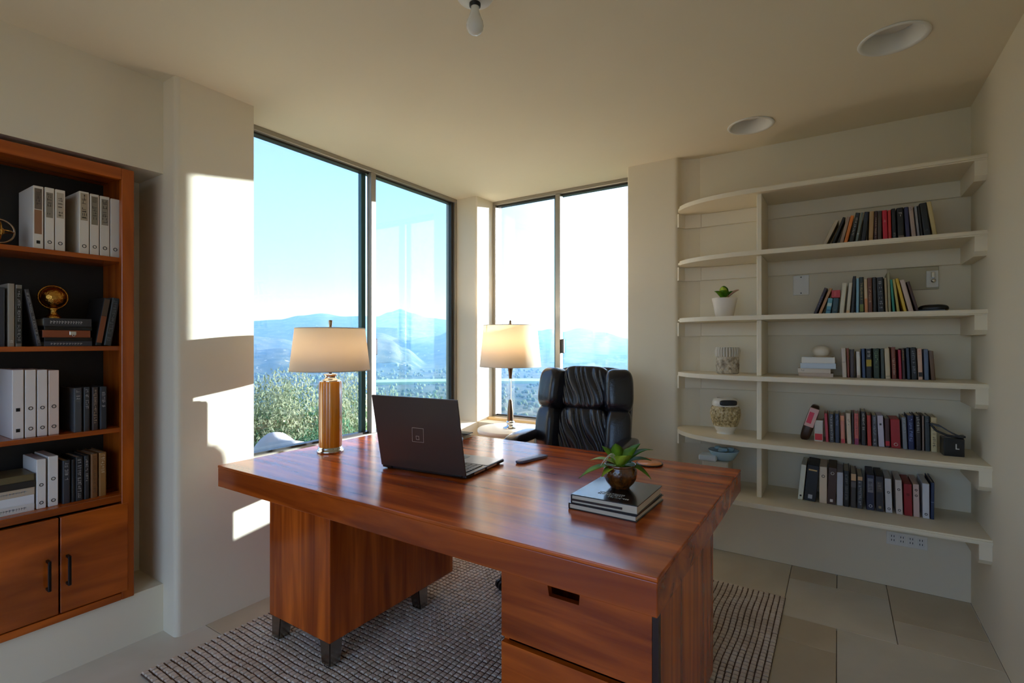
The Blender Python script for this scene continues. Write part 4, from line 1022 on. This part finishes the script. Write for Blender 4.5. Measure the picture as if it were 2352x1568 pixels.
# carved vase on the fourth shelf
def carved(mb, amp, fa, fz, z0, z1):
    res = []
    for x, y, zz in mb.v:
        r = math.hypot(x, y); a = math.atan2(y, x)
        if r > .01 and z0 < zz < z1:
            q = max(abs(math.sin(fa * a + fz * zz)), abs(math.sin(fa * a - fz * zz)))
            k = 1 - amp * max(0, q - .85) / .15; x *= k; y *= k
        res.append((x, y, zz))
    mb.v = res; return mb
def fineprof(p, m):
    o = []
    for (a, b), (c, d_) in zip(p[:-1], p[1:]):
        for k in range(m): o.append((a + (c - a) * k / m, b + (d_ - b) * k / m))
    return o + [p[-1]]
x, y, z = onshelf(1671, 3, 3.34)
t = thing('carved_canister', 'pale carved stoneware canister with ribbed collar on the fourth shelf', 'vase', (x, y, z))
STN = ramp_mat('stoneware', [(.3, (120, 104, 84)), (.55, (190, 176, 152)), (.8, (216, 206, 186))], (40, 40, 40), .6, 0, 4, .3, .3)
part('body', carved(MB().lathe(fineprof([(.058, 0), (.064, .004), (.068, .05), (.066, .10), (.064, .106)], 12), n=120), .06, 7, 90, .006, .10), STN, t)
mb = MB()
for k in range(26):
    a = 2 * math.pi * k / 26; c, s_ = math.cos(a), math.sin(a)
    mb.tube([(c * .064, s_ * .064, .106), (c * .067, s_ * .067, .14), (c * .060, s_ * .060, .160)], .0072, 6)
part('ribbed_collar', mb, mat((206, 196, 178), .5), t)
part('lid', MB().lathe([(.063, .106), (.060, .158), (.03, .163), (0, .164)], n=32, cap=False), mat((206, 196, 178), .5), t)
# woven vase on the fifth shelf
x, y, z = onshelf(1666, 4, 3.32)
t = thing('woven_vase', 'cream urn with gold woven belly and dark mouth on the fifth shelf', 'vase', (x, y, z))
CRM = mat((228, 220, 204), .25, name='cream_glaze')
part('base', MB().lathe([(.050, 0), (.052, .006), (.048, .010), (.056, .020), (.070, .048)], n=48), CRM, t)
part('woven_belly', carved(MB().lathe(fineprof([(.070, .048), (.082, .085), (.088, .120), (.086, .150), (.076, .170)], 14), n=140, cap=False), .045, 9, 70, .05, .168), ramp_mat('gold_weave', [(.3, (104, 84, 52)), (.5, (186, 162, 112)), (.75, (226, 210, 170))], (70, 70, 70), .45, .1, 3, .4, .4), t)
part('shoulder', MB().lathe([(.076, .170), (.079, .176), (.076, .196), (.066, .212), (.050, .218)], n=48, cap=False), CRM, t)
part('mouth', MB().lathe([(.0505, .2175), (.046, .216), (.044, .19), (0, .188)], n=40, cap=False), CRM, t)
bd = part('dark_band', MB().pillow((0, 0, 0), (.052, .010, .017), (4, 4, 4), 10), mat((22, 24, 34), .12), t, merge=True)
bd.location = tuple(T_ * .072 + Vector((0, 0, .194)) - R_ * .012); bd.rotation_euler = (0, 0, YAW)
# pale blue dish box on the lowest shelf
x, y, z = onshelf(1650, 5, 3.30)
t = thing('stacked_dish', 'pale blue glass dish with folded white cloth on the lowest shelf', 'dish', (x, y, z))
part('stand_box', MB().box((-.085, -.05, 0), (.065, .12, .165), .008, 2), mat((206, 196, 176), .5), t)
part('cloth', MB().box((-.105, -.065, .165), (.0, .04, .200), .010, 3), mat((214, 222, 224), .7), t)
part('glass_dish', MB().lathe([(.045, .085), (.06, .092), (.088, .14), (.090, .146), (.084, .143), (.05, .10), (0, .096)], (.025, .03, .080), 40, cap=False), mat((176, 206, 214), .15, coat=.5), t)
mb = MB(); r = random.Random(2)
for k in range(7): mb.pillow((.02 + r.uniform(-.04, .04), .03 + r.uniform(-.04, .04), 0.222 + r.uniform(0, .012)), (.02, .017, .012), (2.4, 2.4, 2.4), 6)
part('pebbles', mb, mat((170, 200, 206), .3), t)
# black cap-shaped case on the third shelf
x, y, z = onshelf(2118, 2, 3.38)
t = thing('black_case', 'small black domed case lying beside the dark brown paperback', 'case', (x + .045, y, z), math.radians(-10))
part('dome', MB().pillow((0, 0, .020), (.062, .045, .022), (2.6, 2.6, 2.6), 12, lambda P: Vector((P.x, P.y, max(P.z, -.0195) + .10 * max(0, P.x) * .25))), mat((20, 18, 18), .4), t, merge=True)
part('flap', MB().box((-.055, -.046, .0), (.05, -.043, .014), .001, 1), M['black'], t)
# leaning sleeve with pink label on the fifth shelf
x, y, z = onshelf(1856, 4, 3.34)
xa = at_y(1820 + 92 / 5.88, 700, 3.33)[0] - .006
t = thing('leaning_sleeve', 'brown rounded sleeve with pink and red label leaning beside the white box-set', 'case', (xa, 3.33, z + .006), 0, None, math.radians(17))
part('sleeve', MB().pillow((.028, .05, .105), (.027, .050, .107), (4, 4, 4), 12), mat((56, 34, 24), .35), t, merge=True)
part('pink_label', MB().box((.004, -.0015, .085), (.052, .008, .195), .003, 2), mat((216, 168, 160), .4), t)
part('red_print', MB().box((.010, -.0025, .105), (.034, 0, .170), .001, 1), mat((214, 36, 70), .4), t)
# black box with strap on the fifth shelf
x, y, z = onshelf(2187, 4, 3.29)
t = thing('strapped_box', 'small black box with a loose strap leaning over it on fifth shelf', 'box', (x, y, z), math.radians(3))
part('box_body', MB().box((-.040, -.035, 0), (.040, .045, .088), .003, 2), mat((20, 20, 22), .35), t)
mb = MB(); pts = [(-.085, -.01, .150), (-.045, -.015, .140), (-.005, -.02, .112), (.03, -.02, .094), (.048, -.015, .096)]
for (a, b) in zip(pts[:-1], pts[1:]):
    pass
v = []; f = []
for p in pts: v += [(p[0], p[1] - .0, p[2] + .004), (p[0], p[1] + .05, p[2] + .004), (p[0], p[1] + .05, p[2] - .004), (p[0], p[1], p[2] - .004)]
for k in range(len(pts) - 1):
    for q in range(4): f.append((4 * k + q, 4 * k + (q + 1) % 4, 4 * k + 4 + (q + 1) % 4, 4 * k + 4 + q))
f += [(3, 2, 1, 0), tuple(range(len(v) - 4, len(v)))]
part('strap', mb.add(v, f), mat((26, 24, 24), .4), t)
part('strap_lower', MB().tube([(-.085, .01, .148), (-.06, .0, .115), (-.02, -.01, .098), (.04, -.02, .092)], .005, 8), mat((26, 24, 24), .4), t)
part('letter_mark', MB().box((.006, -.0362, .036), (.010, -.0345, .062)).box((.006, -.0362, .036), (.020, -.0345, .040)), mat((220, 216, 210), .5), t)

# ================================================================== OUTDOORS
def crest(pts, R):
    res = []
    for px, py in pts:
        a, b = dirp(px); l = (px - CX) / F
        dep = R / math.sqrt(1 + l * l)
        res.append((math.degrees(math.atan2(a, b)), CAMH + (CY - py) / F * dep))
    return res
def interp(tab, a):
    if a <= tab[0][0]: return tab[0][1]
    for (a0_, z0_), (a1_, z1_) in zip(tab[:-1], tab[1:]):
        if a <= a1_:
            t = (a - a0_) / (a1_ - a0_); t = t * t * (3 - 2 * t)
            return z0_ + (z1_ - z0_) * t
    return tab[-1][1]
R1, R2, R3 = 6200.0, 3300.0, 4300.0
FAR = crest([(380, 742), (575, 738), (640, 735), (690, 726), (740, 721), (790, 728), (835, 727), (865, 728), (895, 718), (920, 711), (945, 720), (985, 731), (1035, 736), (1120, 750), (1200, 764), (1240, 760), (1262, 756), (1290, 763), (1332, 754), (1380, 763), (1445, 778), (1560, 790)], R1)
MID = crest([(380, 815), (575, 806), (650, 800), (720, 812), (790, 830), (830, 812), (862, 778), (895, 782), (930, 800), (980, 832), (1035, 864), (1100, 900), (1240, 890), (1330, 870), (1445, 850), (1560, 840)], R2)
BCK = crest([(380, 770), (575, 772), (640, 778), (700, 790), (760, 800), (830, 778), (870, 765), (930, 782), (1000, 772), (1035, 762), (1120, 800), (1240, 815), (1330, 800), (1445, 805), (1560, 815)], R3)
def ground(r): return -150 + 148.3 * math.exp(-max(0, r - 7) / 560.0)
def terrain_z(x, y):
    r = math.hypot(x, y); a = math.degrees(math.atan2(x, y))
    z = ground(r)
    if r > 1200:
        v = Vector((x / 900, y / 900, .3))
        nz = noise.fractal(v, 1.0, 2.1, 5)
        rid = abs(noise.fractal(Vector((x / 620, y / 620, 4.1)), 1.0, 2.0, 4))
        best = z
        for R, W, tab, rough in ((R1, 1500, FAR, 55), (R3, 800, BCK, 45), (R2, 620, MID, 34)):
            k = math.exp(-((r - R) / W) ** 2)
            c = interp(tab, a)
            zz = z + (c - z) * k
            if k > .02: zz += -rough * rid * 2 * (1 - k) * min(1, k * 3) + nz * 22 * k * (1 - k)
            best = max(best, zz)
        z = best
    elif r > 60:
        z += noise.fractal(Vector((x / 90, y / 90, 1.7)), 1.0, 2.0, 3) * min(6, (r - 60) / 40)
    return z
azs = [-170 + k * 2.5 for k in range(40)]
azs = [a for a in azs if a < -76] + [-76 + k * .17 for k in range(int(64 / .17))] + [-12 + k * 2.5 for k in range(30)]
rads = [3.2, 5, 7]
while rads[-1] < 9500: rads.append(rads[-1] * (1.085 if rads[-1] < 1500 else 1.026))
verts = []
for r in rads:
    for a in azs:
        x, y = r * math.sin(math.radians(a)), r * math.cos(math.radians(a))
        verts.append((x, y, terrain_z(x, y) if r > 7 else -1.72))
na = len(azs)
faces = [(i * na + j, i * na + j + 1, (i + 1) * na + j + 1, (i + 1) * na + j) for i in range(len(rads) - 1) for j in range(na - 1)]
me = bpy.data.meshes.new('hillside'); me.from_pydata(verts, [], [f[::-1] for f in faces]); me.polygons.foreach_set('use_smooth', [True] * len(faces)); me.update()
def terrain_mat():
    m = bpy.data.materials.new('chaparral'); m.use_nodes = True; t = m.node_tree; b = t.nodes['Principled BSDF']
    tc = nd(t, 'ShaderNodeTexCoord')
    def nz(s, det=5, thr=None):
        n = nd(t, 'ShaderNodeTexNoise'); n.inputs['Scale'].default_value = s; n.inputs['Detail'].default_value = det
        t.links.new(tc.outputs['Object'], n.inputs['Vector'])
        if thr is None: return n.outputs['Fac']
        r = nd(t, 'ShaderNodeMapRange', clamp=True); r.inputs[1].default_value, r.inputs[2].default_value = thr
        t.links.new(n.outputs['Fac'], r.inputs[0]); return r.outputs[0]
    def mixc(f, c1, c2):
        x = nd(t, 'ShaderNodeMixRGB')
        for k, c in (('Color1', c1), ('Color2', c2)):
            if isinstance(c, tuple): x.inputs[k].default_value = (*lin(c), 1)
            else: t.links.new(c, x.inputs[k])
        t.links.new(f, x.inputs['Fac']); return x.outputs[0]
    c = mixc(nz(.012, 6, (.38, .62)), (64, 84, 56), (128, 130, 94))
    c = mixc(nz(.35, 4, (.45, .62)), c, (44, 62, 36))
    c = mixc(nz(.03, 8, (.66, .70)), c, (214, 206, 190))
    t.links.new(c, b.inputs['Base Color']); b.inputs['Roughness'].default_value = .95; b.inputs['Specular IOR Level'].default_value = .1
    return m
o = link('hillside', me, terrain_mat()); o['kind'] = 'structure'
# pale green field on the valley floor
fx = MB(); pts = []
for a in range(-52, -8, 2):
    pts.append((1750, a))
v = []
for r in (1720, 1860):
    for a in range(-50, -6, 2):
        x, y = r * math.sin(math.radians(a)), r * math.cos(math.radians(a)); v.append((x, y, terrain_z(x, y) + 3 + (6 if a > -50 else 0)))
n = len(range(-50, -6, 2)); fx.add(v, [(i, n + i, n + i + 1, i + 1) for i in range(n - 1)])
v2 = [(p[0], p[1], p[2] - 14) for p in v]; fx.add(v2, [(i, i + 1, n + i + 1, n + i) for i in range(n - 1)])
fx.add(v[:n] + v2[:n], [(i, i + 1, n + i + 1, n + i) for i in range(n - 1)])
o = struct('trim_field', fx, mat((158, 186, 112), .9, vary=.1, vscale=.01)); o.name = 'floor_field'

# shrubs below the windows
def shrub_mesh(seed, nl, size):
    r = random.Random(seed); mb = MB()
    blobs = [(Vector((r.uniform(-.5, .5), r.uniform(-.5, .5), r.uniform(.25, .8))), r.uniform(.25, .42)) for _ in range(12)]
    for _ in range(nl):
        c, rad = r.choice(blobs)
        d = Vector((r.gauss(0, 1), r.gauss(0, 1), r.gauss(0, 1))).normalized()
        p = c + d * rad * (r.random() ** .25)
        if p.z < .02: p.z = abs(p.z) + .02
        u = Vector((r.gauss(0, 1), r.gauss(0, 1), r.gauss(0, .6))).normalized(); w = u.cross(d + Vector((.1, .2, .3))).normalized()
        L = size * r.uniform(.6, 1.4)
        mb.add([p - u * L, p + w * L * .38, p + u * L, p - w * L * .38], [(0, 1, 2, 3)])
    st = MB()
    for k in range(6):
        c, rad = blobs[k]; st.tube([(0, 0, -.05), tuple(c * .5 + Vector((0, 0, .05))), tuple(c)], [.022, .014, .006], 6)
    return mb.mesh('foliage'), st.mesh('stems')
def leaf_mat(a, b):
    m = ramp_mat('shrub_leaf', [(.3, a), (.7, b)], (5, 5, 5), .6, 0, 3, .2, spec=.2)
    t = m.node_tree; pb = t.nodes['Principled BSDF']; o = t.nodes['Material Output']
    tr = nd(t, 'ShaderNodeBsdfTranslucent'); mx = nd(t, 'ShaderNodeMixShader'); mx.inputs[0].default_value = .5
    t.links.new(pb.inputs['Base Color'].links[0].from_socket, tr.inputs[0])
    t.links.new(pb.outputs[0], mx.inputs[1]); t.links.new(tr.outputs[0], mx.inputs[2]); t.links.new(mx.outputs[0], o.inputs[0])
    return m
SHM = [leaf_mat(a, b) for a, b in (((62, 92, 48), (120, 144, 84)), ((112, 124, 88), (178, 180, 138)), ((54, 98, 66), (96, 140, 96)))]
BARK = mat((84, 70, 54), .9)
SHAPES = []
for k in range(3):
    f_, s_ = shrub_mesh(50 + k, 9000, .021); f_.materials.append(SHM[k]); s_.materials.append(BARK); SHAPES.append((f_, s_))
def shrub(px, dep, topy, width, kind, label):
    l = (px - CX) / F; x, y = (l * cs - sn) * dep, (l * sn + cs) * dep
    g = terrain_z(x, y) - .05
    ztop = CAMH - (topy - CY) / F * dep; h = max(.6, (ztop - g) / 1.1)
    t = thing('hillside_shrub', label, 'shrub', (x, y, g), random.uniform(0, 6.28), 'shrubs on the slope outside')
    width *= .72; t.scale = (width, width, h)
    fo = bpy.data.objects.new('foliage', SHAPES[kind][0]); so = bpy.data.objects.new('stems', SHAPES[kind][1])
    for q in (fo, so): COL.objects.link(q); q.parent = t
G4 = 'low blue-green shrub in front of the silvery shrubs outside the long window'; G5 = 'small dark shrub near the corner pillar, outside the long window'; G1 = 'silvery olive shrub close outside the long window'; G2 = 'dark green shrub on the slope outside the long window'; G3 = 'grassy bright green shrub beyond the long window mullion'
for px, dep, ty, w, k, lab in ((600, 9.5, 862, 2.0, 1, G1), (668, 8.6, 858, 1.9, 1, G1), (735, 10.5, 852, 2.0, 0, G2), (800, 9.8, 858, 1.7, 1, G1), (838, 12.5, 872, 1.8, 0, G2),
        (610, 7.9, 945, 1.2, 2, G4), (700, 8.0, 935, 1.2, 2, G4), (780, 7.7, 920, 1.2, 2, G4), (835, 9.0, 915, 1.2, 0, G4), (885, 13.5, 893, 1.7, 1, G3), (925, 15, 900, 1.8, 0, G3), (980, 18, 898, 1.6, 2, G5), (1025, 15, 912, 1.3, 2, G5), (535, 9, 860, 1.4, 0, G2)):
    shrub(px, dep, ty, w, k, lab)
# rocks near the foot of the long window
px, py, dep = 655, 1004, 6.0
l = (px - CX) / F; x, y = (l * cs - sn) * dep, (l * sn + cs) * dep
zt_ = CAMH - (py - CY) / F * dep
def rock(P): return P * (1 + .07 * noise.noise(Vector((P.x * 2.2, P.y * 2.2, P.z * .8))) + .025 * noise.noise(P * 4))
single('boulder', MB().pillow((0, 0, 0), (.75, .55, zt_ + 1.8), (2.6, 2.6, 2.6), 26, rock), mat((186, 178, 164), .9, bump=.7, bscale=9, vary=.3, vscale=5), 'pale weathered boulder on the slope just below the long window', 'rock', (x, y, -1.8), merge=True)
# far trees across the valley: nobody could count them
mb = MB(); r = random.Random(9); IC = []
bm = bmesh.new(); bmesh.ops.create_icosphere(bm, subdivisions=1, radius=1); bm.verts.index_update()
IV = [v.co.copy() for v in bm.verts]; IF = [[v.index for v in f.verts] for f in bm.faces]; bm.free()
for k in range(5200):
    a = math.radians(r.uniform(-78, -8)); rad = 45 * (2600 / 45) ** (r.random() ** .75)
    if 1690 < rad < 1900: continue
    x, y = rad * math.sin(a), rad * math.cos(a)
    s = r.uniform(1.2, 3.0) * (1 + rad / 900)
    z = terrain_z(x, y)
    q = r.uniform(.7, 1.1)
    mb.add([(x + p.x * s * r.uniform(.8, 1.2), y + p.y * s * r.uniform(.8, 1.2), z + s * .5 + p.z * s * q) for p in IV], IF, True)
o = link('valley_trees', mb.mesh('valley_trees'), ramp_mat('tree_green', [(.3, (74, 98, 66)), (.7, (118, 132, 88))], (.02, .02, .02), .9, 0, 3, 0, spec=.1))
tag(o, 'scattered dark green trees covering the valley below the mountains', 'trees'); o['kind'] = 'stuff'

# haze in the air over the valley: a block of thin scattering air, open around the house
hz = MB().box((-11000, -11000, -400), (11000, 11000, 420))
ih = MB().box((-70, -70, -390), (70, 70, 410)); hz.add(ih.v, [f[::-1] for f in ih.f])
hm = bpy.data.materials.new('haze'); hm.use_nodes = True; t = hm.node_tree; t.nodes.clear()
ho = nd(t, 'ShaderNodeOutputMaterial'); hs = nd(t, 'ShaderNodeVolumeScatter')
hs.inputs['Color'].default_value = (0.24, 0.53, 1.0, 1); hs.inputs['Density'].default_value = 1 / 5800; hs.inputs['Anisotropy'].default_value = 0.35
t.links.new(hs.outputs[0], ho.inputs['Volume'])
o = link('haze_air', hz.mesh('haze_air'), hm); o['kind'] = 'structure'
